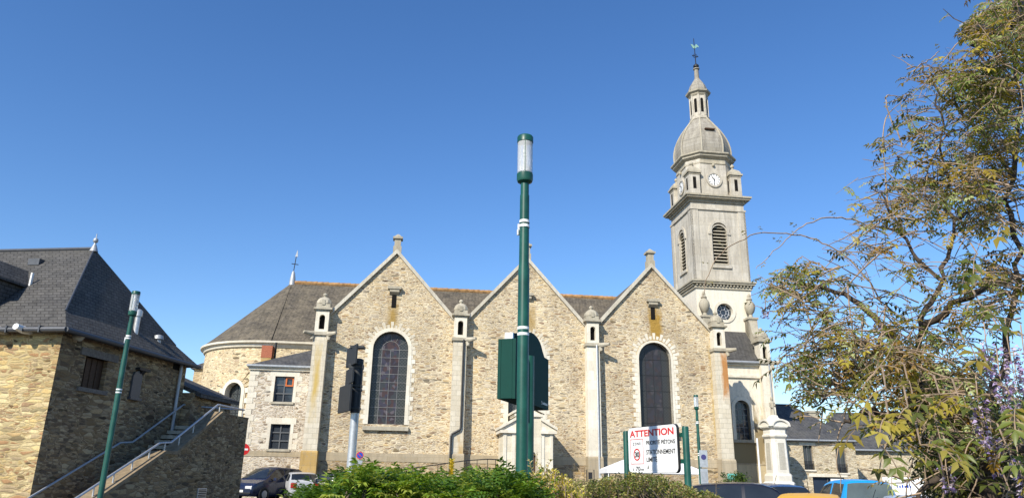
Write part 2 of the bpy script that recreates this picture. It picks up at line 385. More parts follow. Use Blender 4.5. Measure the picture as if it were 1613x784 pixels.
# leaves: arrays of base, direction, up, length, width, colour
def leaf_mesh(name, B, D, U, L, W, COL, mat, parent=None, fold=.25, droop=.15):
    B = np.asarray(B, float); D = np.asarray(D, float); U = np.asarray(U, float); n = len(B)
    D /= np.linalg.norm(D, axis=1, keepdims=True)+1e-9
    Sd = np.cross(D, U); Sd /= np.linalg.norm(Sd, axis=1, keepdims=True)+1e-9; Nn = np.cross(Sd, D)
    L = np.broadcast_to(np.asarray(L, float), (n,))[:, None]; W = np.broadcast_to(np.asarray(W, float), (n,))[:, None]
    mid = B+D*L*.45
    V = np.stack([B, mid-Sd*W*.5+Nn*W*fold, mid, mid+Sd*W*.5+Nn*W*fold, B+D*L-Nn*L*droop], 1).reshape(-1, 3)
    q = np.arange(n)[:, None]*5
    F = np.concatenate([q+np.array([[0, 2, 1]]), q+np.array([[0, 3, 2]]), q+np.array([[1, 2, 4]]), q+np.array([[2, 3, 4]])], 1).reshape(-1, 3)
    me = bpy.data.meshes.new(name)
    me.vertices.add(len(V)); me.vertices.foreach_set('co', V.ravel().astype(np.float32))
    me.loops.add(F.size); me.loops.foreach_set('vertex_index', F.ravel().astype(np.int32))
    me.polygons.add(len(F)); me.polygons.foreach_set('loop_start', np.arange(0, F.size, 3, dtype=np.int32))
    me.update(calc_edges=True); me.validate()
    a = me.color_attributes.new('Col', 'FLOAT_COLOR', 'POINT')
    cc = np.ones((n, 5, 4), np.float32); cc[:, :, :3] = np.asarray(COL)[:, None, :]
    a.data.foreach_set('color', cc.ravel())
    me.materials.append(mat); o = bpy.data.objects.new(name, me); C.objects.link(o)
    if parent: o.parent = parent
    return o
def pick_cols(pal, n, var=.25):
    pal = np.array(pal); c = pal[NR.integers(0, len(pal), n)]
    return np.clip(c*(1+NR.uniform(-var, var, (n, 1))), 0, 1)
def rnd(n): return NR.normal(size=(n, 3))
# ------------------------------------------------------------------ ground
def ground():
    xs = [-900, -300, -120] + [-60+4*i for i in range(31)] + [120, 300, 900]
    ys = [-300, -60, -10, 0, 10, 18] + [20+1.5*i for i in range(18)] + [50, 70, 100, 200, 500, 1500]
    vs = [(x, y, gz(x, y)) for y in ys for x in xs]; n = len(xs)
    fs = [(j*n+i, j*n+i+1, (j+1)*n+i+1, (j+1)*n+i) for j in range(len(ys)-1) for i in range(n-1)]
    o = MB().add(vs, fs).build('ground', M_ASPH, smooth=60); tag(o, None, None, kind='structure')
ground()

# ------------------------------------------------------------------ church (local: x along the facade, y into it)
CA = radians(7.65); CO = Vector((-11.43, 43.49, 0)); CD = Vector((cos(CA), sin(CA), 0)); CN = Vector((-sin(CA), cos(CA), 0))
def cl(px, py, v):
    p = onplane(px, py, CO+CN*v, CN); q = p-CO; return q.dot(CD), p.z
church = thing('church', 'large pale rubble stone church with three gables, a rounded apse and a domed bell tower', 'church', CO, CA)
GZ = .6
def gridwall(mb, s0, s1, z0, z1, holes, y0, y1):
    xs = sorted({s0, s1, *[h[0] for h in holes], *[h[1] for h in holes]}); zs = sorted({z0, z1, *[h[2] for h in holes], *[h[3] for h in holes]})
    def full(i, j):
        if i < 0 or j < 0 or i >= len(xs)-1 or j >= len(zs)-1: return False
        a, b = (xs[i]+xs[i+1])/2, (zs[j]+zs[j+1])/2
        return not any(h[0] < a < h[1] and h[2] < b < h[3] for h in holes)
    for i in range(len(xs)-1):
        for j in range(len(zs)-1):
            if not full(i, j): continue
            a, b, c, d = xs[i], xs[i+1], zs[j], zs[j+1]
            V = [(a, y0, c), (b, y0, c), (b, y0, d), (a, y0, d), (a, y1, c), (b, y1, c), (b, y1, d), (a, y1, d)]
            F = [(0, 1, 2, 3), (7, 6, 5, 4)]
            if not full(i-1, j): F.append((4, 0, 3, 7))
            if not full(i+1, j): F.append((1, 5, 6, 2))
            if not full(i, j-1): F.append((4, 5, 1, 0))
            if not full(i, j+1): F.append((3, 2, 6, 7))
            mb.add(V, F)
    return mb
def archwall(mb, left, right, s0, s1, zb, zs, y0, y1):
    """left / right: outer outline from below the opening up to above its head"""
    a = arch(s0, s1, zb, zs, 16); c = (s0+s1)/2; h = len(a)//2
    mb.prism(left + a[h::-1] + [(c, zb)], y0, y1)
    mb.prism(right + a[h:] + [(c, zb)], y0, y1); return mb
def ring(mb, s0, s1, zb, zs, o0, o1, y0, y1, n=16):
    a = arch(s0, s1, zb, zs, n, o0); b = arch(s0, s1, zb, zs, n, o1); k = len(a)
    vs = [(x, y0, z) for x, z in a]+[(x, y0, z) for x, z in b]+[(x, y1, z) for x, z in a]+[(x, y1, z) for x, z in b]
    fs = []
    for i in range(k-1):
        fs += [(i, i+1, i+1+k, i+k), (i+2*k, i+3*k, i+1+3*k, i+1+2*k), (i, i+2*k, i+1+2*k, i+1), (i+k, i+1+k, i+1+3*k, i+3*k)]
    fs += [(0, k, 3*k, 2*k), (k-1, 3*k-1, 4*k-1, 2*k-1)]
    return mb.add(vs, fs)
BAY = 8.4
for i in range(3):
    c = BAY*i+4.2; l, r = c-4.2, c+4.2; h = 1.07; zb, zs, zt = 4.85, 9.37, 15.45
    mb = MB(); q = .001*i
    archwall(mb, [(c, GZ), (l, GZ), (l, 11.05), (l+.32, 11.2), (c, zt)], [(c, GZ), (r, GZ), (r, 11.05), (r-.32, 11.2), (c, zt)], c-h, c+h, zb, zs, .6+q, 1.3)
    mb.build('gable_wall', M_RUB, church)
    MB().box(l+.45, r-.45, .565, .60, GZ, 2.72).build('plinth', M_BASE, church)
    MB().box(l+.45, r-.45, .54, .605, 2.722, 3.2).build('plinth_band', M_PLG, church)
    # raked copings
    for sg in (-1, 1):
        x0_, x1_ = c+sg*3.78, c
        poly = [(x0_, 11.28), (x1_, 15.46), (x1_, 15.75), (x0_, 11.57)]
        MB().prism(poly, .42, 1.15).build('gable_coping', M_COP, church)
    f = MB().box(c-.26, c+.26, .45, 1.0, 15.45, 15.95).box(c-.20, c+.20, .5, .95, 15.95, 16.45).box(c-.31, c+.31, .4, 1.05, 16.45, 16.58)
    f.frust(c-.25, c+.25, .45, 1.0, 16.58, 16.80, .2).build('gable_finial', M_OLD, church)
    # cross roof
    MB().prism([(l+.1, 11.2), (c, 15.52), (r-.1, 11.2)], 1.15, 9.0).build('gable_roof', M_SLC, church)
    # slit vent with its hood
    v = MB().box(c-.14, c+.14, .575, .62, 11.95, 13.1).build('vent_slit', M_DARK, church)
    MB().box(c-.42, c+.42, .30, .64, 13.1, 13.27).prism([(.36, 12.92), (.6, 12.75), (.6, 13.1), (.36, 13.1)], c-.3, c+.3, 'x').build('hood', M_OLD, v)
    # window
    g = MB().prism(arch(c-h, c+h, zb, zs, 16), .98, 1.02).build('stained_window', stained('stained_glass_%d' % i, c, i == 2), church)
    ld = MB()
    zz = [zb+.02+.5*k for k in range(10)]
    if i != 2:
        for z in zz: ld.box(c-h, c+h, .955, .98, z-.013, z+.013)
        for x in (-.53, 0, .53): ld.box(c+x-.013, c+x+.013, .955, .98, zb, zs)
        ring(ld, c-.53, c+.53, zs-.3, zs, -.013, .013, .954, .98, 10)
        for a in (30, 60, 90, 120, 150):
            ca, sa = cos(radians(a)), sin(radians(a)); ld.tube([(c+.53*ca, .967, zs+.53*sa), (c+h*ca, .967, zs+h*sa)], .013, 4)
        ld.build('lead_bars', M_LEAD, g)
    else:
        for z in zz[1::2]: ld.box(c-h, c+h, .955, .98, z-.012, z+.012)
        for x in (-.53, 0, .53): ld.box(c+x-.012, c+x+.012, .955, .98, zb, zs+.5)
        ld.build('lead_bars', M_DKMET, g)
    sr = MB(); ring(sr, c-h, c+h, zb, zs, 0.0, .22 if i < 2 else .14, .56, .975)
    k = 0; z = zb
    while z < zs+.1:
        e = .46 if k % 2 else .30
        for sg in (-1, 1): sr.box(min(c+sg*(h+.1), c+sg*(h+e)), max(c+sg*(h+.1), c+sg*(h+e)), .58, .64, z+.01, z+.27)
        z += .28; k += 1
    sr.build('surround', M_TRIM, g)
    fan = MB()
    for k in range(19):
        a = radians(4+172*k/18); ln = .62 if k % 2 else .42
        ca, sa = cos(a), sin(a); p = [(h+.20, -.075), (h+ln, -.095), (h+ln, .095), (h+.20, .075)]
        fan.prism([(c+u*ca-w_*sa, zs+u*sa+w_*ca) for u, w_ in p], .583+.002*(k % 3), .63)
    fan.build('voussoirs', M_TRIM if i == 2 else M_PIER, g)
    MB().prism([(.40, zb-.36), (.98, zb-.36), (.98, zb-.02), (.40, zb-.16)], c-h-.28, c+h+.28, 'x').build('sill', M_OLD, g)

def pier(s, v0, batter=True, gz_=GZ, mat=M_PIER, w=.41, plinth=M_PLG, down=0.):
    """buttress: plinth, shaft, niche stage, moulded ledge and bell cap"""
    p = MB().prism([(v0-.12, gz_), (v0+.85, gz_), (v0+.85, 10.0), (v0, 10.0), (v0-.08, 3.2)], s-w, s+w, 'x').build('buttress', mat, church)
    MB().box(s-w-.06, s+w+.06, v0-.16, v0+.80, gz_, 3.14).prism([(v0-.16, 3.14), (v0+.7, 3.14), (v0+.7, 3.24), (v0-.10, 3.24)], s-w-.05, s+w+.05, 'x').build('plinth_block', plinth, p)
    MB().box(s-w-.08, s+w+.08, v0-.12, v0+.8, 9.93, 10.12).build('string_course', M_OLD, p)
    # niche stage
    t = MB(); a0, a1 = s-.17, s+.17
    archwall(t, [(s, 10.12), (s-w+.02, 10.12), (s-w+.02, 11.42), (s, 11.42)], [(s, 10.12), (s+w-.02, 10.12), (s+w-.02, 11.42), (s, 11.42)], a0, a1, 10.3, 11.02, v0, v0+.5)
    t.box(s-w+.02, s+w-.02, v0+.5, v0+.8, 10.12, 11.42).build('niche_stage', M_TRIM, p)
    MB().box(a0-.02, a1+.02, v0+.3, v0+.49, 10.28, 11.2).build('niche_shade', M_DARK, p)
    c = MB(); y = v0+.4
    c.box(s-w-.04, s+w+.04, y-w-.04, y+w+.04, 11.42, 11.5).box(s-w-.14, s+w+.14, y-w-.14, y+w+.14, 11.5, 11.62)
    c.box(s-w, s+w, y-w, y+w, 11.62, 11.86)
    c.build('ledge', M_OLD, p)
    d = MB(); rings = []
    for hw, z in ((w, 11.86), (w+.03, 11.92), (w+.01, 12.04), (w-.05, 12.17), (w-.15, 12.28), (w-.28, 12.35), (.06, 12.37)):
        rings.append([(s+hw*x, y+hw*q, z) for x, q in ((-1, -.55), (-.55, -1), (.55, -1), (1, -.55), (1, .55), (.55, 1), (-.55, 1), (-1, .55))])
    d.rings(rings); d.lathe([(.09, 12.34), (.08, 12.39), (.13, 12.45), (.14, 12.50), (.09, 12.58), (.02, 12.62)], (s, y), 10)
    d.box(s-.09, s+.09, y-w-.05, y-w+.1, 11.8, 12.1).build('bell_cap', M_OLD, p, smooth=35)
    gq = MB()
    for sg in ((-1, 1) if s < 1 else (1,)):
        gq.tube([(s+sg*.3, v0+.1, 10.02), (s+sg*.62, v0-.15, 10.0), (s+sg*.95, v0-.38, 10.04)], [.16, .15, .09], 8)
        gq.tube([(s+sg*.45, v0+.05, 9.9), (s+sg*.5, v0-.1, 9.62)], [.16, .08], 8)
    gq.build('gargoyle', M_OLD, p, smooth=40)
    return p
pier(0, 0, plinth=M_PLI); pier(BAY, 0); pier(2*BAY, 0, mat=M_TRIM); P4 = pier(3*BAY, 0)
MB().box(25.02, 25.62, -.185, -.14, 2.02, 2.40).build('plaque', M_TEAL, P4)
# rain pipes
dp = MB().tube([(8.62, -.1, 10.0), (8.62, -.16, 4.75), (8.56, -.17, 4.6), (8.12, -.17, 4.35), (8.06, -.2, 4.2), (8.06, -.22, GZ)], .06, 8); dp.build('rain_pipe', M_IRON, church, smooth=40)
MB().tube([(17.0, -.1, 10.0), (17.0, -.19, GZ)], .06, 8).build('rain_pipe', M_GALV, church, smooth=40)
# nave: roof, ridge, choir wall
RZ = 15.36; HV = 5.2; EV = 10.02
MB().prism([(9-HV-.25, EV), (9, RZ), (9+HV+.25, EV)], -3.5, 26.5, 'x').build('nave_roof', M_SLC, church)
rt = MB()
for k in range(74):
    x = -3.3+.4*k; rt.tube([(x, 9, RZ-.01+.012*(k % 2)), (x+.42, 9, RZ+.02+.012*(k % 2))], .17, 8)
rt.build('ridge_tiles', M_RIDGE, church)
MB().box(-3.5, -.2, 9-HV, 9-HV+.6, GZ, EV-.2).box(-3.2, 25.6, 9+HV-.6, 9+HV, GZ, EV-.2).box(-.3, .3, 1.3, 9-HV, GZ, 11.1).box(24.9, 25.5, 1.3, 9.2, GZ, 11.1).build('choir_wall', M_APS, church)
# apse
AS, AV, AR = -3.5, 9.0, 5.2
# window angle that falls at the right pixel
best = min((abs(365-(lambda p: 806.5+FPX*((p-Vector((0, 0, EYE))).dot(CX))/((p-Vector((0, 0, EYE))).dot(FW)))(CO+CD*(AS+AR*cos(radians(a)))+CN*(AV+AR*sin(radians(a)))+Vector((0, 0, 6)))), a) for a in [180+.5*k for k in range(181)])
WA = best[1]
ap = MB(); N_ = 72; hw = .62; wzb, wzs = 4.55, 6.85
def apse_pt(a, z, rr=AR): return (AS+rr*cos(a), AV+rr*sin(a), z)
for k in range(N_):
    a0, a1 = radians(90+180*k/N_), radians(90+180*(k+1)/N_); am = (a0+a1)/2
    off = (am-radians(WA))*AR
    segs = [(GZ, EV-.15)]
    if abs(off) < hw+.05: segs = [(GZ, wzb), (wzs+sqrt(max(.01, hw*hw-off*off)), EV-.15)]
    for z0, z1 in segs:
        for rr, rev in ((AR, 0), (AR-.6, 1)):
            ap.add([apse_pt(a0, z0, rr), apse_pt(a1, z0, rr), apse_pt(a1, z1, rr), apse_pt(a0, z1, rr)], [(0, 1, 2, 3)])
        ap.add([apse_pt(a0, z0), apse_pt(a1, z0), apse_pt(a1, z0, AR-.6), apse_pt(a0, z0, AR-.6)], [(0, 1, 2, 3)])
        ap.add([apse_pt(a0, z1), apse_pt(a1, z1), apse_pt(a1, z1, AR-.6), apse_pt(a0, z1, AR-.6)], [(0, 1, 2, 3)])
ap.build('apse_wall', M_APS, church)
wm = Matrix.Translation(apse_pt(radians(WA), 0)) @ Matrix.Rotation(radians(WA)+pi/2, 4, 'Z')
g = MB().prism(arch(-hw, hw, wzb, wzs), .45, .48).xf(wm).build('apse_window', stained('stained_glass_apse', 50., False), church)
b = MB()
for z in (5.0, 5.6, 6.2, 6.8): b.box(-hw, hw, .42, .45, z-.02, z+.02)
b.box(-.02, .02, .42, .45, wzb, wzs+hw-.02).xf(wm).build('lead_bars', M_DKMET, g)
b = MB(); ring(b, -hw, hw, wzb, wzs, -.02, .20, -.05, .50); b.box(-hw-.2, hw+.2, -.08, .5, wzb-.22, wzb)
for k in range(8):
    for sg in (-1, 1): b.box(min(sg*(hw+.1), sg*(hw+(.42 if k % 2 else .26))), max(sg*(hw+.1), sg*(hw+(.42 if k % 2 else .26))), .0, .2, wzb+.32*k+.01, wzb+.32*k+.31)
b.xf(wm).build('surround', M_TRIM, g)
b = MB()
for k in range(11):
    a = radians(10+160*k/10); ln = .95 if k % 2 else .6; ca, sa = cos(a), sin(a)
    b.prism([(u*ca-w_*sa, wzs+u*sa+w_*ca) for u, w_ in [(hw+.2, -.1), (hw+ln, -.13), (hw+ln, .13), (hw+.2, .1)]], .005, .3)
b.xf(wm).build('voussoirs', M_APS, g)
co_ = MB()
for prof in ([(AR+.02, EV-.34), (AR+.12, EV-.30), (AR+.16, EV-.14), (AR+.34, EV-.06), (AR+.36, EV+.06), (AR-.3, EV+.06)],):
    for k in range(N_):
        a0, a1 = radians(90+180*k/N_), radians(90+180*(k+1)/N_)
        for (r0, z0), (r1, z1) in zip(prof, prof[1:]): co_.add([apse_pt(a0, z0, r0), apse_pt(a1, z0, r0), apse_pt(a1, z1, r1), apse_pt(a0, z1, r1)], [(0, 1, 2, 3)])
co_.build('apse_cornice', M_TRIM, church, smooth=30)
MB().prism([(9-HV-.02, EV-.34), (9-HV-.16, EV-.14), (9-HV-.34, EV-.06), (9-HV-.36, EV+.06), (9-HV+.3, EV+.06), (9-HV+.3, EV-.34)], -3.5, -.2, 'x').build('cornice', M_TRIM, church)
rf = MB(); apx = (-3.5, 9, RZ+.02)
for k in range(N_):
    a0, a1 = radians(90+180*k/N_), radians(90+180*(k+1)/N_)
    for f0, f1 in ((0, .12), (.12, 1)):
        def rp(a, f):
            b_ = Vector(apse_pt(a, EV+.06, AR+.30)); z_ = Vector(apx); k_ = .0
            p = b_.lerp(z_, f); p.z -= .11*sin(pi*f)*abs(cos(a)); return tuple(p)
        rf.add([rp(a0, f0), rp(a1, f0), rp(a1, f1), rp(a0, f1)], [(0, 1, 2, 3)])
rf.build('apse_roof', M_SLC, church, smooth=40)
fz = MB().lathe([(.24, RZ-.2), (.2, RZ+.3), (.12, RZ+.75), (.05, RZ+.9)], (-3.5, 9), 10).build('ridge_finial', M_ZINC, church, smooth=40)
MB().tube([(-3.5, 9, RZ+.8), (-3.42, 9, RZ+2.0)], .03, 6).tube([(-3.7, 9, RZ+1.45), (-3.2, 9, RZ+1.4)], .03, 6).build('cross_rod', M_IRON, fz)
MB().prism([(-3.50, RZ+2.0), (-3.36, RZ+2.55), (-3.30, RZ+2.0)], 8.97, 9.03).build('vane', M_ZINC, fz)
# low chapel behind the apse
MB().box(-9.6, -8.1, 9.5, 13.0, GZ, 8.9).build('side_chapel', M_APS, church)
MB().prism([(-9.8, 8.9), (-9.8, 9.02), (-7.6, 9.9), (-7.6, 8.9)], 9.3, 13.2).build('side_chapel_roof', M_SLF, church)

# annex (sacristy)
A0, A1, AY = -4.0, -.42, 1.0; AZ = 8.0
w1 = cl(434, 592, AY)+cl(460, 633, AY); w2 = cl(427, 667, AY)+cl(454, 707, AY)
H = [(w1[0], w1[2], w1[3], w1[1]), (w2[0], w2[2], w2[3], w2[1])]
mb = gridwall(MB(), A0, A1, GZ, AZ, H, AY, AY+.5); mb.box(A0, A0+.5, AY+.5, 5.5, GZ, AZ); mb.build('annex_wall', M_ANX, church)
MB().box(A0-.03, A1, AY-.03, AY+.02, 2.9, 3.2).build('plinth_band', M_PLG, church)
qn = MB(); z = 3.2
k = 0
while z < AZ-.35:
    qn.box(A0-.02, A0+(.5 if k % 2 else .32), AY-.02, AY+.2, z+.008, z+.33); z += .335; k += 1
qn.build('quoins', M_TRIM, church)
MB().box(A0-.18, A1, AY-.22, AY+.4, AZ, AZ+.10).box(A0-.10, A1, AY-.12, AY+.4, AZ-.14, AZ).build('annex_cornice', M_TRIM, church)
MB().box(A0-.22, A1, AY-.30, AY-.16, AZ+.06, AZ+.16).build('annex_gutter', M_ZINC, church)
ax = (A1+.05, 3.6, 9.75)
MB().add([(A0-.2, AY-.2, AZ+.12), (A1+.05, AY-.2, AZ+.12), ax, (A0-.2, 5.6, AZ+.12), (A1+.05, 5.6, AZ+.12)], [(0, 1, 2), (0, 2, 3), (3, 2, 4), (0, 3, 4, 1), (1, 4, 2)]).build('annex_roof', M_SLF, church)
for n_, h_ in enumerate(H):
    s0, s1, z0, z1 = h_
    g = MB().box(s0, s1, AY+.20, AY+.22, z0, z1).build('annex_window', M_WIN, church)
    b = MB(); fr = [(s0, s0+.07), (s1-.07, s1), ((s0+s1)/2-.035, (s0+s1)/2+.035)]
    for a_, b_ in fr: b.box(a_, b_, AY+.14, AY+.199, z0, z1)
    for j in range(4):
        z = z0+(z1-z0)*j/3; b.box(s0, s1, AY+.141, AY+.198, max(z0, z-.035), min(z1, z+.035))
    b.build('window_frame', M_GREYW, g)
    if n_ == 0:
        b = MB(); a_, b_, c_, d_ = (s0+s1)/2+.05, s1-.04, z1-(z1-z0)*.38, z1-.04
        b.box(a_, b_, AY+.10, AY+.139, c_, c_+.08).box(a_, b_, AY+.10, AY+.139, d_-.08, d_).box(a_, a_+.08, AY+.10, AY+.139, c_+.08, d_-.08).box(b_-.08, b_, AY+.10, AY+.139, c_+.08, d_-.08)
        b.build('vent_frame', M_ORANGE, g)
    b = MB().box(s0-.18, s0, AY-.02, AY+.14, z0-.05, z1).box(s1, s1+.18, AY-.02, AY+.14, z0-.05, z1).box(s0-.30, s1+.30, AY-.021, AY+.14, z1, z1+.36)
    k = 0; z = z0
    while z < z1-.2:
        if k % 2 == 0: b.box(s0-.46, s0-.18, AY-.015, AY+.1, z, z+.3).box(s1+.18, s1+.46, AY-.015, AY+.1, z, z+.3)
        z += .31; k += 1
    b.build('surround', M_TRIM, g)
    MB().box(s0-.1, s1+.1, AY-.09, AY+.18, z0-.13, z0).build('sill', M_OLD, g)
cx_, cz_ = cl(419, 577, 2.2)
ch_ = MB().box(cx_-.30, cx_+.30, 1.9, 2.5, cz_-.6, 8.75).build('annex_chimney', M_PLI, church)
MB().box(cx_-.32, cx_+.32, 1.88, 2.52, 8.75, 9.5).build('chimney_top', M_BRICK, ch_)
MB().tube([(cx_+.45, 2.2, 8.2), (cx_+.45, 2.2, 9.75)], .07, 8).build('flue', M_IRON, ch_)
MB().tube([(A1-.05, AY-.1, AZ), (A1-.05, AY-.1, GZ)], .05, 8).build('rain_pipe', M_GALV, church)

# ---- bell tower: square shaft on the nave axis
TS, TV, TH = 28.8, 9.0, 2.2
def face(k): return Matrix.Translation((TS, TV, 0)) @ Matrix.Rotation(-pi/2*k, 4, 'Z')
def boxring(mb, h0, h1, z0, z1): return mb.box(TS-h1, TS+h1, TV-h1, TV+h1, z0, z1)
tb = MB(); cxr = 28.77-TS
# base stage, front face with a round opening
n = 24; rr = .66; zc = 14.2
tb.box(TS-TH, TS+TH, TV-TH+.4, TV+TH, GZ, 16.0)
for sg in (-1, 1):
    circ = [(cxr+sg*rr*sin(pi*k/n), zc-rr*cos(pi*k/n)) for k in range(n+1)]
    tb.prism([(cxr, GZ), (sg*TH, GZ), (sg*TH, 16.0), (cxr, 16.0)]+circ[::-1], -TH, -TH+.4) if False else tb.add(
        *(lambda m_: ([(x+TS, y+TV, z) for x, y, z in m_.v], m_.f))(MB().prism([(cxr, GZ), (sg*TH, GZ), (sg*TH, 16.0), (cxr, 16.0)]+circ[::-1], -TH, -TH+.4)))
tb.build('tower_base', M_REND, church)
ro = MB().disc((TS+cxr, TV-TH+.30, zc), rr+.05, 28, -.05, (1, 0, 0), (0, 0, 1)).build('rose_window', M_WIN, church)
b = MB()
for k in range(8):
    a = pi/4*k+pi/8; b.tube([(TS+cxr+.2*cos(a), TV-TH+.27, zc+.2*sin(a)), (TS+cxr+rr*cos(a), TV-TH+.27, zc+rr*sin(a))], .025, 5)
for r_ in (.22, .44): b.tube([(TS+cxr+r_*cos(pi*k/12), TV-TH+.27, zc+r_*sin(pi*k/12)) for k in range(25)], .022, 5)
b.build('tracery', M_GALV, ro)
def annulus(mb, c, r0, r1, y0, y1, n=32):
    for k in range(n):
        a0, a1 = 2*pi*k/n, 2*pi*(k+1)/n
        P = [(c[0]+r*cos(a), y, c[1]+r*sin(a)) for y in (y0, y1) for r, a in ((r0, a0), (r1, a0), (r1, a1), (r0, a1))]
        mb.add(P, [(0, 1, 2, 3), (7, 6, 5, 4), (1, 5, 6, 2), (0, 3, 7, 4)])
    return mb
annulus(MB(), (TS+cxr, zc), rr-.02, rr+.20, TV-TH-.07, TV-TH+.3).build('surround', M_TRIM, ro)
# lower cornice with dentils
lc = MB(); boxring(lc, 0, TH+.10, 15.95, 16.12); boxring(lc, 0, TH+.30, 16.30, 16.44); boxring(lc, 0, TH+.38, 16.44, 16.56); boxring(lc, 0, TH+.05, 16.12, 16.30)
for k in range(4):
    d = MB()
    for j in range(17): d.box(-2.16+.27*j-.06, -2.16+.27*j+.06, -TH-.22, -TH-.02, 16.14, 16.299)
    d.xf(face(k)); lc.add(d.v, d.f)
lc.build('tower_cornice', M_OLD, church)
# belfry stage
bf = MB(); lo = []; su = []; pl = MB()
for k in range(4):
    M = face(k); d = MB(); a, b_ = -.62, .62
    e = TH if k % 2 == 0 else TH-.4
    archwall(d, [(0, 16.56), (-e, 16.56), (-e, 23.2), (0, 23.2)], [(0, 16.56), (e, 16.56), (e, 23.2), (0, 23.2)], a, b_, 17.9, 20.72, -TH, -TH+.4); d.xf(M); bf.add(d.v, d.f)
    d = MB()
    for j in range(13):
        z = 17.95+.27*j; hw_ = .62 if z < 20.6 else sqrt(max(.02, .62**2-(z+.1-20.72)**2))-.01
        d.prism([(-TH+.10, z), (-TH+.38, z+.17), (-TH+.38, z+.225), (-TH+.10, z+.055)], -hw_, hw_, 'x')
    d.xf(M); lo.append(d)
    d = MB(); ring(d, a, b_, 20.5, 20.72, .0, .20, -TH-.09, -TH+.05); d.box(-.92, -.60, -TH-.085, -TH+.05, 20.36, 20.52).box(.60, .92, -TH-.085, -TH+.05, 20.36, 20.52).box(-.78, .78, -TH-.12, -TH+.05, 17.62, 17.86)
    ring(d, a, b_, 17.86, 20.5, .0, .09, -TH-.04, -TH+.06); d.xf(M); su.append(d)
    d = MB()
    for sg in (-1, 1): d.box(min(sg*(TH-.55), sg*(TH+.06)), max(sg*(TH-.55), sg*(TH+.06)), -TH-.06, -TH+.1, 16.56, 22.35)
    d.xf(M); pl.add(d.v, d.f)
boxring(pl, 0, TH+.11, 22.35, 22.5)
bfo = bf.build('belfry', M_TOW, church); 
for d in lo: d.build('louvres', M_OLD, bfo)
for d in su: d.build('surround', M_TOW, bfo)
pl.build('corner_pilasters', M_TOW, church)
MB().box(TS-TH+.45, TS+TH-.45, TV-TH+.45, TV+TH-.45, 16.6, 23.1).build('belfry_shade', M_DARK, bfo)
uc = MB(); boxring(uc, 0, TH+.12, 23.0, 23.18); boxring(uc, 0, TH+.42, 23.26, 23.40); boxring(uc, 0, TH+.52, 23.40, 23.54); boxring(uc, 0, TH+.24, 23.16, 23.27)
uc.build('belfry_cornice', M_OLD, church)
# octagon
def octo(a, hf, z): return [(TS+x*a if abs(x) > .5 else 0, 0, z) for x in ()] or [(TS+u, TV+v_, z) for u, v_ in ((-hf, -a), (hf, -a), (a, -hf), (a, hf), (hf, a), (-hf, a), (-a, hf), (-a, -hf))]
MB().rings([octo(1.95, 1.08, 23.54), octo(1.95, 1.08, 26.9)]).build('clock_stage', M_TOW, church)
MB().rings([octo(a_*.875, a_*.875*.52, z) for a_, z in ((2.22, 26.45), (2.30, 26.5), (2.30, 26.6), (2.25, 26.66), (2.25, 26.9), (2.5, 27.05), (2.56, 27.1), (2.56, 27.2), (2.72, 27.3), (2.72, 27.42), (2.45, 27.52))]).build('octagon_cornice', M_OLD, church)
dprof = [(2.40, 27.5), (2.45, 27.85), (2.46, 28.2), (2.41, 28.6), (2.31, 29.0), (2.15, 29.4), (1.95, 29.8), (1.70, 30.2), (1.40, 30.6), (1.10, 30.95), (.86, 31.25), (.80, 31.35)]
dprof = [(a_*.865, z) for a_, z in dprof]
dm = MB().rings([octo(a_, a_*.42, z) for a_, z in dprof]).build('dome', M_DOME, church)
rb = MB()
for k in range(8): rb.tube([Vector(octo(a_+.03, (a_+.03)*.42, z)[k]) for a_, z in dprof], .065, 6)
rb.build('dome_ribs', M_OLD, dm, smooth=50)
dv = MB().box(TS-.42, TS+.42, TV-1.98, TV-1.2, 29.62, 29.72).build('dome_hatch', M_WOOD, dm)
for q in (-1, 1):
    pass
for k in (0, 1, 3):
    M = face(k) @ Matrix.Translation((0, -1.95, 25.1))
    ck = annulus(MB(), (0, 0), .50, .66, -.10, .02).xf(M).build('clock', M_TOW, church)
    MB().disc((0, -.02, 0), .52, 28, .03, (1, 0, 0), (0, 0, 1)).xf(M).build('dial', M_WHITE, ck)
    d = MB()
    for j in range(12):
        a = pi/6*j; t_ = Matrix.Rotation(a, 4, 'Y'); b2 = MB().box(-.022, .022, -.068, -.05, .36, .47).xf(t_); d.add(b2.v, b2.f)
    d.xf(M).build('numerals', M_INK, ck)
    hd = MB()
    for an, ln, wd in ((185, .40, .022), (-40, .30, .03)):
        b2 = MB().box(-wd, wd, -.09, -.07, -.08, ln).xf(Matrix.Rotation(radians(an), 4, 'Y')); hd.add(b2.v, b2.f)
    hd.xf(M).build('hands', M_INK, ck)
    bo = MB().lathe([(.02, 1.12), (.1, 1.16), (.13, 1.25), (.1, 1.34), (.02, 1.38)], (0, -.1), 10).xf(M).build('boss', M_OLD, church, smooth=40)
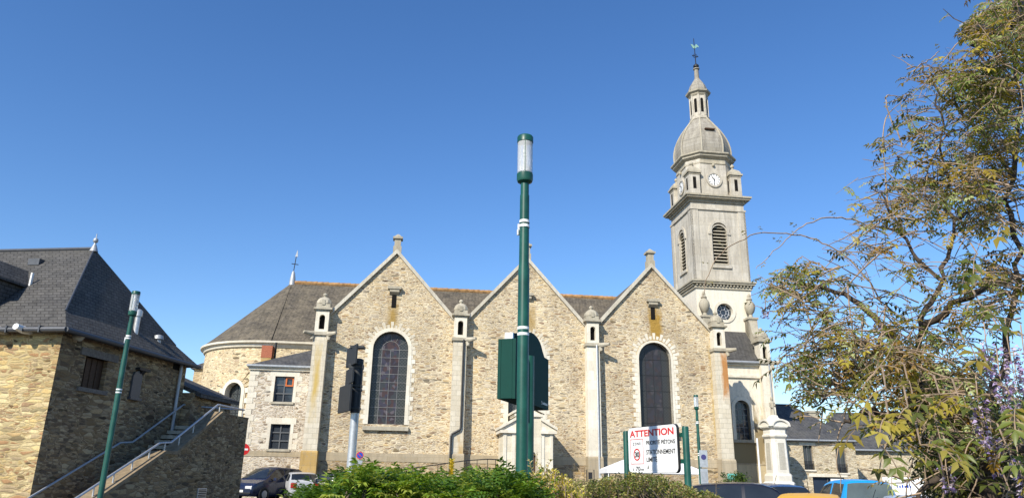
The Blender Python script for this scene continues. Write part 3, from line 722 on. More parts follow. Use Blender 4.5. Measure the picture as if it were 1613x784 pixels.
for sx, sy in ((-1, -1), (1, -1), (1, 1), (-1, 1)):
    x, y = TS+sx*1.74, TV+sy*1.74; 
    tu = MB().box(x-.45, x+.45, y-.45, y+.45, 23.54, 25.5).build('turret', M_TOW, church)
    c = MB().box(x-.49, x+.49, y-.49, y+.49, 25.36, 25.46).box(x-.58, x+.58, y-.58, y+.58, 25.5, 25.64)
    c.rings([[(x+hw_*a_, y+hw_*b_, z) for a_, b_ in ((-1, -1), (1, -1), (1, 1), (-1, 1))] for hw_, z in ((.49, 25.64), (.47, 25.8), (.37, 25.98), (.2, 26.12), (.12, 26.2))])
    c.lathe([(.1, 26.2), (.08, 26.3), (.16, 26.4), (.15, 26.52), (.04, 26.66)], (x, y), 10); c.build('turret_cap', M_OLD, tu, smooth=35)
    d = MB().box(x-.13, x+.13, y-.465, y+.465, 24.15, 25.15).box(x-.465, x+.465, y-.13, y+.13, 24.15, 25.15).build('slot', M_DARK, tu)
# lantern
def poly8(a_, z): return octo(a_*.86, a_*.86*.414, z)
ln = MB().rings([poly8(.92, 31.28), poly8(.92, 31.5), poly8(.80, 31.6), poly8(.80, 33.7)]).build('lantern', M_TOW, church)
d = MB()
for k in range(8):
    M = Matrix.Translation((TS, TV, 0)) @ Matrix.Rotation(pi/4*k, 4, 'Z'); b2 = MB().prism(arch(-.12, .12, 31.9, 33.1, 8), -.70, -.5).xf(M); d.add(b2.v, b2.f)
d.build('lantern_opening', M_DARK, ln)
d = MB()
for k in range(8):
    M = Matrix.Translation((TS, TV, 0)) @ Matrix.Rotation(pi/4*(k+.5), 4, 'Z'); b2 = MB().box(-.07, .07, -.79, -.69, 31.6, 33.6).xf(M); d.add(b2.v, b2.f)
d.build('lantern_pilasters', M_TOW, ln)
MB().rings([poly8(a_, z) for a_, z in ((.82, 33.5), (.92, 33.62), (.92, 33.7), (1.12, 33.82), (1.16, 33.95), (.95, 34.02))]).build('lantern_cornice', M_OLD, church)
MB().rings([poly8(a_, z) for a_, z in ((.86, 34.0), (.86, 34.2), (.80, 34.5), (.66, 34.8), (.46, 35.1), (.28, 35.35), (.22, 35.5), (.20, 36.3), (.30, 36.36), (.31, 36.44), (.20, 36.5))]).build('lantern_roof', M_DOME, church)
sp = MB().lathe([(.1, 36.48), (.24, 36.6), (.25, 36.74), (.12, 36.88), (.05, 36.95)], (TS, TV), 12).tube([(TS, TV, 36.9), (TS-.05, TV, 39.5)], [.045, .03], 6)
sp.tube([(TS-.28, TV, 37.75), (TS+.26, TV, 37.68)], .04, 6); sp.tube([(TS-.02+.2*cos(a), TV, 37.72+.2*sin(a)) for a in [2*pi*k/12 for k in range(13)]], .02, 5)
spo = sp.build('spire_rod', M_IRON, church, smooth=40)
ck = [(-.42, 38.62), (-.30, 38.72), (-.2, 38.58), (0, 38.46), (.18, 38.5), (.30, 38.72), (.42, 38.95), (.20, 38.92), (.06, 38.76), (-.08, 38.80), (-.16, 38.98), (-.28, 39.02), (-.30, 38.92), (-.40, 38.86), (-.50, 38.74)]
MB().prism([(TS-x*.8-.03, 38.46+(z-38.46)*.85) for x, z in ck][::-1], TV-.03, TV+.03).build('weathercock', M_COPPER, spo)
# urns and scroll beside the tower base
for s_ in (27.02, 30.62):
    u = MB().box(s_-.34, s_+.34, 6.05, 6.75, 11.8, 13.55).box(s_-.42, s_+.42, 5.97, 6.78, 13.55, 13.7).build('urn_pedestal', M_OLD, church)
    MB().lathe([(.20, 13.7), (.16, 13.85), (.12, 13.95), (.30, 14.15), (.40, 14.5), (.38, 14.75), (.22, 14.98), (.16, 15.05), (.24, 15.12), (.12, 15.3), (.14, 15.42), (.03, 15.62)], (s_, 6.4), 14).build('urn', M_OLD, u, smooth=40)
MB().prism([(6.2, 13.6), (5.95, 13.2), (5.7, 12.5), (5.35, 11.9), (4.95, 11.5), (4.75, 11.1), (4.75, 10.3), (6.7, 10.3), (6.7, 13.6)], 30.28, 30.86, 'x').build('scroll_coping', M_OLD, church)
# narthex wing
ww = cl(1160.5, 692, 4.6)[0], cl(1184, 692, 4.6)[0]; wz0 = cl(1172, 692, 4.6)[1]; wzt = cl(1171, 630, 4.6)[1]; wr = (ww[1]-ww[0])/2; wc = sum(ww)/2
w_ = MB(); archwall(w_, [(wc, GZ), (25.4, GZ), (25.4, 9.9), (wc, 9.9)], [(wc, GZ), (30.8, GZ), (30.8, 9.9), (wc, 9.9)], ww[0], ww[1], wz0, wzt-wr, 4.6, 5.2)
w_.box(30.2, 30.8, 5.2, 13, GZ, 9.9).build('narthex_wall', M_NAR, church)
MB().box(25.5, 29.95, 4.575, 4.60, 3.2, 7.35).build('stained_band', M_RENL, church) if False else None
MB().box(25.5, 30.0, 4.53, 4.60, GZ, 3.05).build('plinth', M_RENL, church)
MB().box(25.5, 30.0, 4.50, 4.62, 3.05, 3.15).build('plinth_band', M_PLG, church)
MB().box(25.5, 30.0, 4.46, 4.62, 8.95, 9.12).box(25.5, 30.0, 4.40, 4.62, 9.82, 9.98).build('string_course', M_TRIM, church)
MB().tube([(25.5, 4.28, 10.02), (30.0, 4.28, 10.02)], .09, 8).build('gutter', M_ZINC, church)
MB().add([(25.4, 4.25, 10.0), (30.3, 4.25, 10.0), (30.3, 6.85, 12.75), (25.4, 6.85, 12.75), (25.4, 6.85, 10.0), (30.3, 6.85, 10.0)], [(0, 1, 2, 3), (3, 2, 5, 4), (0, 4, 5, 1), (0, 3, 4), (1, 5, 2)]).build('narthex_roof', M_SLH, church)
g = MB().prism(arch(ww[0], ww[1], wz0, wzt-wr), 4.92, 4.95).build('narthex_window', M_WIN, church)
b = MB()
for j in range(1, 7): z = wz0+.42*j; b.box(ww[0], ww[1], 4.89, 4.919, z-.02, z+.02)
for x in (.33, .67): b.box(ww[0]+(ww[1]-ww[0])*x-.02, ww[0]+(ww[1]-ww[0])*x+.02, 4.888, 4.918, wz0, wzt-.1)
b.build('lead_bars', M_LEAD, g)
b = MB(); ring(b, ww[0], ww[1], wz0, wzt-wr, .0, .24, 4.52, 4.9); b.build('surround', M_TRIM, g)
MB().box(ww[0]-.3, ww[1]+.3, 4.42, 4.9, wz0-.2, wz0).build('sill', M_OLD, g)
pier(30.4, 4.2, mat=M_TRIM, w=.40)
MB().tube([(30.55, 4.1, 9.9), (30.55, 4.05, GZ)], .05, 8).build('rain_pipe', M_ZINC, church)

# porch on the middle bay
PS0, PS1, PV = 10.98, 13.95, -1.45; pc = (PS0+PS1)/2
po = MB().box(PS0, pc-.75, PV, .58, GZ, 4.4).box(pc+.75, PS1, PV, .58, GZ, 4.4).box(pc-.75, pc+.75, PV+.45, .58, GZ, 5.2)
archwall(po, [(pc, GZ), (pc-.75, GZ), (pc-.75, 5.35), (pc, 5.35)], [(pc, GZ), (pc+.75, GZ), (pc+.75, 5.35), (pc, 5.35)], pc-.5, pc+.5, GZ+.01, 3.0, PV-.08, PV+.44)
po = po.build('porch', M_PORCH, church)
pd = MB()
for sg in (-1, 1):
    a_, b_ = pc+sg*.72, pc+sg*1.66
    pd.prism([(a_, 4.4), (b_, 4.4), (b_, 4.56), (a_, 4.56)], PV-.18, .585)
    pd.prism([(a_, 4.56), (b_, 4.56), (b_, 4.66), (a_, 5.15)], PV-.06, .586)
    pd.prism([(a_, 5.15), (b_+sg*.05, 4.60), (b_+sg*.05, 4.76), (a_, 5.32)], PV-.2, .587)
    for x in (pc+sg*.86, pc+sg*1.36): pd.box(x-.09, x+.09, PV-.05, PV+.1, GZ, 4.4)
pd.box(pc-.84, pc+.84, PV-.2, .588, 5.35, 5.5)
for sg in (-1, 1): pd.prism([(pc, 5.95), (pc+sg*.95, 5.5), (pc+sg*.95, 5.64), (pc, 6.12)], PV-.22, .589)
pd.prism([(pc-.8, 5.5), (pc+.8, 5.5), (pc, 5.93)], PV-.05, .591)
pd.box(pc-.12, pc+.12, PV-.2, PV+.1, 6.05, 6.4).build('pediment', M_TRIM, po)
MB().box(pc-.48, pc+.48, PV+.36, PV+.44, GZ, 3.4).build('porch_door', M_WOOD, po)

# white memorial at the corner
mp = onplane(1222, 735, CO+CN*3.0, CN); mp.z = 0
mem = thing('war_memorial', 'white stone memorial pillar with engraved panels under curved pediments and a small statue', 'memorial', (mp.x, mp.y, 0), CA+radians(6))
def mo(a_, z, hf=.66): return [(u*a_, v_*a_, z) for u, v_ in ((-hf, -1), (hf, -1), (1, -hf), (1, hf), (hf, 1), (-hf, 1), (-1, hf), (-1, -hf))]
MB().rings([mo(1.05, .6), mo(1.05, 1.9), mo(.92, 2.0), mo(.92, 2.35), mo(.82, 2.5)]).build('base', M_MEM, mem)
MB().rings([mo(.78, 2.5), mo(.72, 4.75)]).build('pillar', M_MEM, mem)
pn = MB().add([(-.30, -.79, 2.75), (.30, -.79, 2.75), (.28, -.745, 4.45), (-.28, -.745, 4.45), (-.30, -.7, 2.75), (.30, -.7, 2.75), (.28, -.7, 4.45), (-.28, -.7, 4.45)], [(0, 1, 2, 3), (0, 4, 5, 1), (1, 5, 6, 2), (2, 6, 7, 3), (3, 7, 4, 0)])
for a_ in (0, 45, 90, -45, -90):
    q = MB(); q.add(pn.v, pn.f)
    if abs(a_) == 45: q.xf(Matrix.Diagonal((.42, 1.0, 1, 1)))
    q.xf(Matrix.Translation((0, 0, 0)) @ Matrix.Rotation(radians(a_), 4, 'Z') @ Matrix.Translation((0, -.135 if abs(a_) == 45 and False else 0, 0)))
    if abs(a_) != 45: q.build('inscription_panel', M_PANEL, mem)
MB().rings([mo(.74, 4.72), mo(.86, 4.85), mo(.86, 4.95), mo(.76, 5.02), mo(.76, 5.3), mo(.95, 5.42), mo(.98, 5.5), mo(.80, 5.52)]).build('entablature', M_MEM, mem)
pe = MB()
for a_ in (0, 90, 180, 270):
    q = MB(); arc = [(.86*cos(pi*k/12), 5.5+.48*sin(pi*k/12)) for k in range(13)]; ai = [(x*.8, 5.5+(z-5.5)*.76) for x, z in arc]
    q.prism(arc+ai[::-1], -1.0, -.5); q.prism(ai, -.88, -.5); q.xf(Matrix.Rotation(radians(a_), 4, 'Z')); pe.add(q.v, q.f)
pe.rings([mo(.7, 5.5), mo(.62, 5.9), mo(.35, 6.1), mo(.30, 6.25)]); pe.build('curved_pediment', M_MEM, mem)
st = MB().lathe([(.19, 6.25), (.17, 6.5), (.14, 6.75), (.19, 6.98), (.20, 7.1), (.10, 7.18), (.07, 7.22), (.11, 7.28), (.13, 7.38), (.10, 7.47), (.02, 7.51)], (0, 0), 12, 1.0)
st.tube([(-.18, 0, 7.08), (-.25, -.08, 6.85), (-.12, -.18, 6.75)], [.07, .065, .05], 7).tube([(.18, 0, 7.08), (.26, -.06, 6.85), (.10, -.2, 6.95)], [.07, .065, .05], 7)
st.build('statue', M_OLD, mem, smooth=50)
for c_ in mem.children_recursive:
    for v_ in c_.data.vertices: v_.co.x *= .80; v_.co.y *= .80
mem.location.x += .13
# ------------------------------------------------------------------ old stone house on the left (local: x to the right, y away)
HA = radians(-7); HO = Vector((-12.32, 20.0, 0)); HX = Vector((cos(HA), sin(HA), 0)); HY = Vector((-sin(HA), cos(HA), 0))
def hl(px, py, x):
    """local y, z on the house's side plane x"""
    p = onplane(px, py, HO+HX*x, HX); return (p-HO).dot(HY), p.z
def hf(px, py, y):
    p = onplane(px, py, HO+HY*y, HY); return (p-HO).dot(HX), p.z
def turned(mb, x): return mb.xf(Matrix(((0, -1, 0, x), (1, 0, 0, 0), (0, 0, 1, 0), (0, 0, 0, 1))))      # front-local -> a wall facing +x
house = thing('stone_house', 'old stone house with steep dark slate hipped roof and shaded side wall', 'house', HO, HA)
HD = 7.0; HZ = 5.55; XW = -.28
MB().box(-15, XW-.5, .28, .8, 0, HZ).box(-15, -14.5, .8, HD-.28, 0, HZ).box(-15, XW-.5, HD-.8, HD-.28, 0, HZ).box(XW-.5, XW-.001, .28, .6, 0, HZ).build('front_wall', M_LH, house)
a, b = hl(136, 560, XW), hl(160, 615, XW)
WH = (a[0], b[0]+.05, b[1], a[1]); sd = gridwall(MB(), .2801, HD-.28, 0, HZ, [WH], 0, .5)
turned(sd, XW).build('side_wall', M_LHS, house)
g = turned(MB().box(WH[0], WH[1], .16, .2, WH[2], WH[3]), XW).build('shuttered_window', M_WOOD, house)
b = MB()
for k in range(5): x = WH[0]+(WH[1]-WH[0])*k/4; b.box(x-.012, x+.012, .135, .16, WH[2], WH[3])
turned(b, XW).build('planks', M_WOOD, g)
turned(MB().box(WH[0]-.28, WH[1]+.42, -.05, .3, WH[3], WH[3]+.22), XW).build('lintel', M_GWOOD, g)
turned(MB().box(WH[0]-.15, WH[1]+.15, -.07, .3, WH[2]-.12, WH[2]), XW).build('sill', M_GWOOD, g)
a = hl(213, 605, XW)
nb = turned(MB().prism([(a[0]-.24, a[1]-.42), (a[0]+.24, a[1]-.42), (a[0]+.24, a[1]+.25), (a[0]+.17, a[1]+.38), (a[0], a[1]+.44), (a[0]-.17, a[1]+.38), (a[0]-.24, a[1]+.25)], -.06, .02).box(a[0]-.3, a[0]+.3, -.12, .02, a[1]-.5, a[1]-.42), XW).build('niche_plaque', M_DZINC, house)
a2 = hl(222, 583, XW); turned(MB().box(a2[0]-.3, a2[0]+.3, -.16, .03, a2[1]-.02, a2[1]+.06).prism([(-.14, a2[1]-.02), (.0, a2[1]-.02), (.0, a2[1]-.2)], a2[0]-.1, a2[0]+.1, 'x'), XW).build('bracket_shelf', M_IRON, nb)
a = hl(278, 574, XW); turned(MB().box(a[0]-.2, a[0]+.2, -.012, .02, a[1]-.18, a[1]+.14), XW).build('vent_grille', M_DARK, house)
# roof: eaves kick, then steep
def hp(i, z): return [(-15.3+i, i, z), (-i, i, z), (-i, HD-i, z), (-15.3+i, HD-i, z)]
rfb = MB(); e0, e1 = hp(0, HZ+.06), hp(.62, 6.24); r0, r1 = (-13.0, HD/2, 9.03), (-2.35, HD/2, 9.03)
vs = e0+e1+[r0, r1]+hp(0, HZ-.02)
rfb.add(vs, [(0, 1, 5, 4), (1, 2, 6, 5), (2, 3, 7, 6), (3, 0, 4, 7), (4, 5, 9, 8), (5, 6, 9), (6, 7, 8, 9), (7, 4, 8), (10, 11, 1, 0), (11, 12, 2, 1), (12, 13, 3, 2), (13, 10, 0, 3), (13, 12, 11, 10)])
rfb.build('roof', M_SLH, house)
MB().tube([(-13, HD/2, 9.05), (-2.35, HD/2, 9.05)], .07, 6).build('ridge_cap', M_DZINC, house)
for q0, q1 in (((-.62, .62, 6.24), (-2.35, HD/2, 9.03)), ((-.62, HD-.62, 6.24), (-2.35, HD/2, 9.03))): MB().tube([q0, q1], .03, 6).build('hip_capping', M_DZINC, house)
MB().lathe([(.14, 8.95), (.09, 9.10), (.04, 9.22), (.03, 9.26), (.07, 9.29), (.085, 9.35), (.07, 9.41), (.02, 9.44), (.010, 9.60)], (-2.35, HD/2), 12).build('roof_finial', M_ZINC, house, smooth=40)
gt = MB().tube([(-15, -.06, HZ+.0), (.06, -.06, HZ+.0)], .075, 8).tube([(.06, -.06, HZ+.0), (.06, HD, HZ-.0)], .075, 8)
for k in range(14): gt.box(-1.0*k-.72, -1.0*k-.68, -.15, .02, HZ-.09, HZ+.10)
gt.build('gutter', M_DZINC, house)
MB().tube([(XW+.08, HD-.75, HZ), (XW+.08, HD-.75, .2)], .055, 8).build('rain_pipe', M_ZINC, house)
for px, mt in ((9, M_TRIM), (48, M_WHITE), ):
    x, z = hf(px, 521, .28); MB().tube([(x, .5, z), (x, -.02, z-.02), (x, -.28, z+.02)], [.10, .11, .09], 8).build('wall_corbel' if px < 20 else 'flood_lamp', mt, house)
x, z = hl(118, 530, XW)
MB().tube([(XW, x, z), (XW+.16, x, z-.02), (XW+.30, x-.04, z+.04)], [.11, .12, .07], 8).build('wall_corbel', M_OLD, house)
# dormer on the front slope
def fs(x, z):     # front slope y at height z
    return .62+(z-6.24)*(HD/2-.62)/(9.03-6.24)
dx0, dx1 = -4.25, -3.05
d = MB().box(dx0, dx1, .55, 1.9, 6.0, 7.28)
do = d.build('dormer_cheek', M_SLH, house)
MB().prism([(dx0-.12, 7.22), (dx1+.12, 7.22), (dx1+.12, 7.30), ((dx0+dx1)/2, 7.98), (dx0-.12, 7.30)], .30, 2.5).build('dormer_roof', M_SLH, do)
MB().box(dx0+.25, dx1-.25, .52, .56, 6.3, 7.15).build('dormer_window', M_WIN, do)
MB().box(dx0+.05, dx0+.25, .49, .57, 6.2, 7.2).box(dx1-.25, dx1-.05, .49, .57, 6.2, 7.2).box(dx0+.25, dx1-.25, .49, .57, 7.15, 7.21).box((dx0+dx1)/2-.03, (dx0+dx1)/2+.03, .5, .57, 6.3, 7.15).build('dormer_frame', M_TEAL, do)
MB().prism([(fs(0, 7.25)-.12, 7.22), (fs(0, 7.25)-.04, 7.22), (fs(0, 7.9)-.25, 7.93), (fs(0, 7.9)-.33, 7.93)], dx1-.55, dx1+.15, 'x').build('dormer_flashing', M_GALV, do) if False else MB().box(dx1+.11, dx1+.16, 1.72, 1.80, 7.2, 7.72).build('dormer_flashing', M_WHITE, do)
# flue and vent on the hip
p = onplane(213, 524, HO+HX*(-.45)+Vector((0, 0, 6.0)), (HX*.76+Vector((0, 0, .65))).normalized()); q = p-HO; fx, fy, fz_ = q.dot(HX), q.dot(HY), p.z
fl = MB().tube([(fx, fy, fz_-.3), (fx, fy, fz_+.55)], .09, 10).lathe([(.13, fz_+.55), (.13, fz_+.75), (.05, fz_+.8)], (fx, fy), 10).build('flue', M_GALV, house, smooth=40)
MB().lathe([(.10, fz_-.45), (.10, fz_-.02), (.17, fz_+.02), (.15, fz_+.14), (.03, fz_+.18)], (fx+.05, fy+1.25), 10).build('roof_vent', M_ZINC, house, smooth=40)
MB().box(-4.0, -3.6, fs(0, 8.3)-.05, fs(0, 8.3)+.18, 8.28, 8.50).build('roof_tile_vent', M_DZINC, house)
# low wing behind
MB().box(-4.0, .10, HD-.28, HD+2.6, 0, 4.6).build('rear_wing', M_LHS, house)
MB().prism([(-4.2, 6.2), (.34, 4.45), (.34, 4.6), (-4.2, 6.35)], HD-.1, HD+2.8).build('rear_wing_roof', M_SLH, house)

M_COPE = plain('stair_cope', (.24, .185, .12), .95, .1, 0, .4, 5)
# ------------------------------------------------------------------ outside stair along its side wall
SY0, SY1, SY2 = 0.9, 6.7, 8.75       # flight, landing end (local y)
stair = thing('outside_staircase', 'stone outside staircase with metal handrails climbing beside the shaded house wall', 'staircase', HO, HA)
X1, X2 = XW+.02, 1.32
zt = 3.84
def sz(y):   # coping height
    return np.interp(y, [SY0-1.6, 3.55, 4.15, SY1], [.42, 2.38, 2.38, zt])
pts = [(SY0-1.6, 0), (SY2, 0), (SY2, zt), (SY1, zt), (4.15, 2.38), (3.55, 2.38), (SY0-1.6, .42)]
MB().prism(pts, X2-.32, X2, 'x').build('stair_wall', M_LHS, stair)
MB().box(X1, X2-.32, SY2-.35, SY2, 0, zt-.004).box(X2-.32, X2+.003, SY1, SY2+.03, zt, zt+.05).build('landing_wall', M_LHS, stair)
MB().prism([(SY0-1.6, .42), (3.55, 2.38), (4.15, 2.38), (SY1, zt), (SY1, zt+.10), (4.12, 2.48), (3.52, 2.48), (SY0-1.6, .52)], X2-.50, X2+.05, 'x').build('stair_coping', M_COPE, stair)
sp_ = MB(); n = 20
for k in range(n):
    y0 = SY0-.6+(SY1-SY0+.6)*k/n; y1 = SY0-.6+(SY1-SY0+.6)*(k+1)/n; sp_.box(X1, X2-.321, y0, SY1, .18*k if k else 0, .18*(k+1)-.3)
sp_.box(X1, X2-.321, SY1, SY2-.351, 0, 3.40)
sp_.build('steps', M_OLD, stair)
hr = MB(); xr = X2-.16
yy = [SY0-1.3, 3.45, 4.05, SY1-.05, SY2-.1]
rail = [Vector((xr, y, sz(y)+.36)) for y in yy[:4]]+[Vector((xr, SY2-.1, zt+.33))]
hr.tube(rail, .035, 8)
for y in [SY0-.9+.75*k for k in range(8)]+[SY1+.1, SY2-.2]: hr.tube([(xr, y, sz(y)), (xr, y, sz(y)+.37)], .022, 6)
hr.build('handrail', M_GALV, stair, smooth=40)
hr = MB(); xr = X1+.12
rail2 = [Vector((xr, y, sz(y)+.36)) for y in yy[:4]]+[Vector((xr, HD+.2, zt+.33))]
hr.tube(rail2, .032, 8)
for y in [SY0-.9+1.3*k for k in range(5)]: hr.tube([(X1, y, sz(y)+.28), (xr, y, sz(y)+.36)], .015, 5)
hr.tube([(xr, HD+.2, zt+.33), (X2-.16, SY2-.1, zt+.33)], .03, 8).build('handrail', M_ZINC, stair, smooth=40)
a = (lambda p: ((p-HO).dot(HY), p.z))(onplane(317, 776, HO+HX*X2, HX))
v = MB().box(X2-.02, X2+.03, a[0]-.28, a[0]+.28, a[1]-.16, a[1]+.16).build('vent_grille', M_GALV, stair)
b = MB()
for k in range(5): b.box(X2+.03, X2+.04, a[0]-.24, a[0]+.24, a[1]-.13+.055*k, a[1]-.10+.055*k)
b.build('vent_slots', M_DARK, v)

# ------------------------------------------------------------------ street lamps
def lamp(loc, label, top=4.97, first=None):
    x, y = loc; z0 = gz(x, y); t = thing('street_lamp', label, 'street lamp', (x, y, z0), 0, 'green street lamps with white bands')
    h = top-z0
    p = MB().lathe([(.105, 0), (.105, .25), (.075, .30), (.070, 1.2), (.0585, 1.3), (.0585, h-1.35), (.052, h-1.3), (.050, h-.62)], (0, 0), 20).build('pole', M_GREEN, t, smooth=35)
    for z in (h-.90, h-.945, h-1.92, h-1.975):
        MB().lathe([(.058, z), (.0595 if z < h-1.35 else .0535, z+.002), (.0595 if z < h-1.35 else .0535, z+.026), (.050, z+.028)], (0, 0), 20).build('band', M_REFL, p)
    MB().box(-.072, -.05, -.012, .012, h-.97, h-.91).lathe([(.014, h-1.02), (.016, h-.97)], (-.065, 0), 8).build('bracket', M_GALV, p)
    MB().lathe([(.045, h-.62), (.045, h-.50), (.08, h-.48), (.088, h-.46), (.088, h-.40), (.075, h-.395)], (0, 0), 20).build('collar', M_GREEN, t, smooth=35)
    g = MB().lathe([(.078, h-.395), (.083, h-.39), (.083, h-.07), (.078, h-.065)], (0, 0), 24).build('lamp_glass', M_LGL, t, smooth=35)
    MB().lathe([(.018, h-.395), (.018, h-.10)], (0, 0), 10).lathe([(.05, h-.395), (.05, h-.33), (.02, h-.32)], (0, 0), 14).build('lamp_tube', M_WHITE, g, smooth=35)
    b = MB()
    for k in range(3): a_ = 2*pi*k/3+.5; b.tube([(.081*cos(a_), .081*sin(a_), h-.4), (.081*cos(a_), .081*sin(a_), h-.06)], .006, 5)
    b.build('lantern_rods', M_GREEN, g)
    MB().lathe([(.088, h-.068), (.088, h-.012), (.080, h), (.02, h+.004)], (0, 0), 24).build('lamp_cap', M_GREEN, t, smooth=35)
    for c_ in t.children_recursive:
        for v_ in c_.data.vertices: v_.co.x *= .89; v_.co.y *= .89
    return t
p = at(823, 560, 6.5); lamp((p.x+.004, 6.5), 'tall green street lamp in front of the middle gable, the largest of the three lamps')
p = at(190, 600, 14.0); lamp((p.x, 14.0), 'green street lamp in front of the shaded wall of the left stone house', 5.19)
p = at(1100, 690, 25.0); z_ = lamp((p.x, 25.0), 'distant small green street lamp right of the warning sign, with parking plates on its pole', 4.62)
q = MB().box(-.02, .24, -.10, -.07, 1.98, 2.52).build('parking_plate', M_GALV, z_); MB().disc((.11, -.104, 2.30), .085, 20, .004, (1, 0, 0), (0, 0, 1)).build('plate_disc', M_DISC, q)
q = MB().box(-.02, .22, -.10, -.07, 1.30, 1.94).build('parking_plate', M_GALV, z_)
MB().box(.01, .19, -.106, -.1, 1.55, 1.85).build('plate_field', M_ZINC, q)

# ------------------------------------------------------------------ green information panel on its post (seen from behind)
pa = radians(-68)   # long side recedes
pp = at(812, 575, 7.0); ip = thing('information_panel', 'dark green arched metal information panel on a post, close behind the tall lamp', 'sign', (pp.x, pp.y, 0), 0)
U = Vector((sin(radians(18)), cos(radians(18)), 0)); V_ = Vector((-cos(radians(18)), sin(radians(18)), 0))
pm = Matrix((U, V_, Vector((0, 0, 1)))).transposed().to_4x4()
zb_, zt_ = at(813, 627, 7.0).z, at(813, 529, 7.0).z
n = 12; LN = 1.22; out_ = [(0, zb_), (LN, zb_), (LN, zt_-.04), (LN-.17, zt_-.04)]+[(.5*LN+.30*LN*cos(pi*k/n), zt_-.02+.16*sin(pi*k/n)) for k in range(1, n)]+[(.15, zt_-.02), (0, zt_-.02)]
MB().prism(out_, .0, .03).xf(pm).build('board', M_DKGREEN, ip)
MB().prism(out_, .15, .18).xf(pm).build('board', M_DKGREEN, ip)
MB().box(0, .02, .031, .149, zb_, zt_-.02).box(LN-.02, LN, .031, .149, zb_, zt_-.05).box(.02, LN-.02, .031, .149, zb_, zb_+.02).xf(pm).build('edge_frame', M_DKGREEN, ip, bevel=.004)
MB().box(.05, .09, .05, .13, zt_-.04, zt_+.05).xf(pm).build('bracket', M_GALV, ip)
pq = at(832, 680, 7.3); MB().lathe([(.055, 0), (.055, zb_+.45)], (pq.x-pp.x, pq.y-pp.y), 18).build('post', M_GREEN, ip, smooth=35)
mk = Matrix.Translation(U*(LN-.30)+V_*(-.003)+Vector((0, 0, zb_+.035))) @ Matrix((U, Vector((0, 0, 1)), -V_)).transposed().to_4x4()
text_mesh('S', .055, M_GALV, ip, 'maker_mark', mk)
b = MB().box(.045, .26, -.002, .001, 0.012, .024).xf(mk @ Matrix.Rotation(0, 4, 'X')); 
b = MB()
for k in range(7): b.box(.045+.03*k, .045+.03*k+.018, .006, .032-.008*(k % 2), -.001, .001)
b.xf(mk).build('maker_strokes', M_GALV, ip)

# ------------------------------------------------------------------ ATTENTION sign
L_, R_ = at(990.5, 706, 9.78), at(1067, 704, 8.86)
d_ = (R_-L_); d_.z = 0; SW = d_.length; su_ = d_.normalized(); sn = Vector((su_.y, -su_.x, 0))
zb_, zt_ = at(1067, 743.5, 8.86).z, at(1067, 667, 8.86).z; SHt = zt_-zb_
sg = thing('warning_sign', 'white ATTENTION sign board with red heading between two green posts', 'sign', (L_.x, L_.y, 0), atan2(su_.y, su_.x))
def rrect(x0, x1, z0, z1, r, n=6):
    o = []
    for cx, cz, a0 in ((x1-r, z0+r, -90), (x1-r, z1-r, 0), (x0+r, z1-r, 90), (x0+r, z0+r, 180)):
        for k in range(n+1): a = radians(a0+90*k/n); o.append((cx+r*cos(a), cz+r*sin(a)))
    return o
bd = MB().prism(rrect(0, SW, zb_, zt_, .06), -.004, .03).build('board', M_SIGN, sg)
MB().prism(rrect(-.006, SW+.006, zb_-.006, zt_+.006, .064), .0, .034).build('board_edge', M_DKMET, bd)
zs_ = lambda f: zt_-SHt*f       # f: fraction down the board
def txt(t, x, f, h, sx, mat, nm, bold=.0008):
    M = Matrix.Translation((x, -.0062, zs_(f))) @ Matrix.Rotation(pi/2, 4, 'X'); return text_mesh(t, h*1.38, mat, bd, nm, M, sx, bold)
def fit(o, width):
    xs = [v.co.x for v in o.data.vertices]; a, b = min(xs), max(xs); k = width/(b-a)
    for v in o.data.vertices: v.co.x = a+(v.co.x-a)*k
def lettering(t, x0, x1, f, h, mat, nm, bold=.0008):
    o = txt(t, x0*SW, f, h*SHt, 1, mat, nm, bold); fit(o, (x1-x0)*SW); return o
lettering('ATTENTION', .045, .955, .205, .145, M_RED, 'heading', .003)
lettering('PRIORITÉ PIÉTONS', .385, .965, .395, .085, M_INK, 'text_line')
lettering('STATIONNEMENT', .385, .965, .605, .10, M_INK, 'text_line')
lettering('LIMITÉ', .385, .60, .765, .10, M_INK, 'text_line')
lettering('À', .40, .435, .925, .085, M_INK, 'text_line')
lettering('À', .09, .115, .955, .05, M_INK, 'text_line', .0006); lettering('70', .15, .245, .955, .095, M_INK, 'text_line', .0006); lettering('m', .255, .325, .955, .06, M_INK, 'text_line', .0006)
zp = MB(); x0, x1, z0, z1 = .045*SW, .325*SW, zs_(.81), zs_(.255); q = .006
zp.box(x0, x1, -.0066, -.005, z0, z0+q).box(x0, x1, -.0066, -.005, z1-q, z1).box(x0, x0+q, -.0066, -.005, z0+q, z1-q).box(x1-q, x1, -.0066, -.005, z0+q, z1-q).build('zone_frame', M_RED, bd)
lettering('Z O N E', .105, .27, .39, .062, M_INK, 'text_line', .0006)
cxs, czs = .185*SW, zs_(.60); rr_ = .135*SHt
annulus(MB(), (cxs, czs), rr_*.78, rr_, -.0068, -.0048, 32).build('speed_ring', M_RED, bd)
o = lettering('30', .138, .232, .655, .115, M_INK, 'text_line', .003)
MB().box(.455*SW, .875*SW, -.0075, -.004, zs_(.945), zs_(.825)).build('blank_sticker', M_WHITE, bd)
for x, tp in ((-.13, .01), (SW+.10, .0)):
    MB().lathe([(.040, 0), (.040, zt_-.05+tp), (.036, zt_-.035+tp), (.02, zt_-.03+tp)], (x, .05), 16).build('post', M_GREEN, sg, smooth=35)
b = MB()
for f in (.23, .77): b.box(-.13, SW+.10, .036, .07, zs_(f)-.025, zs_(f)+.025)
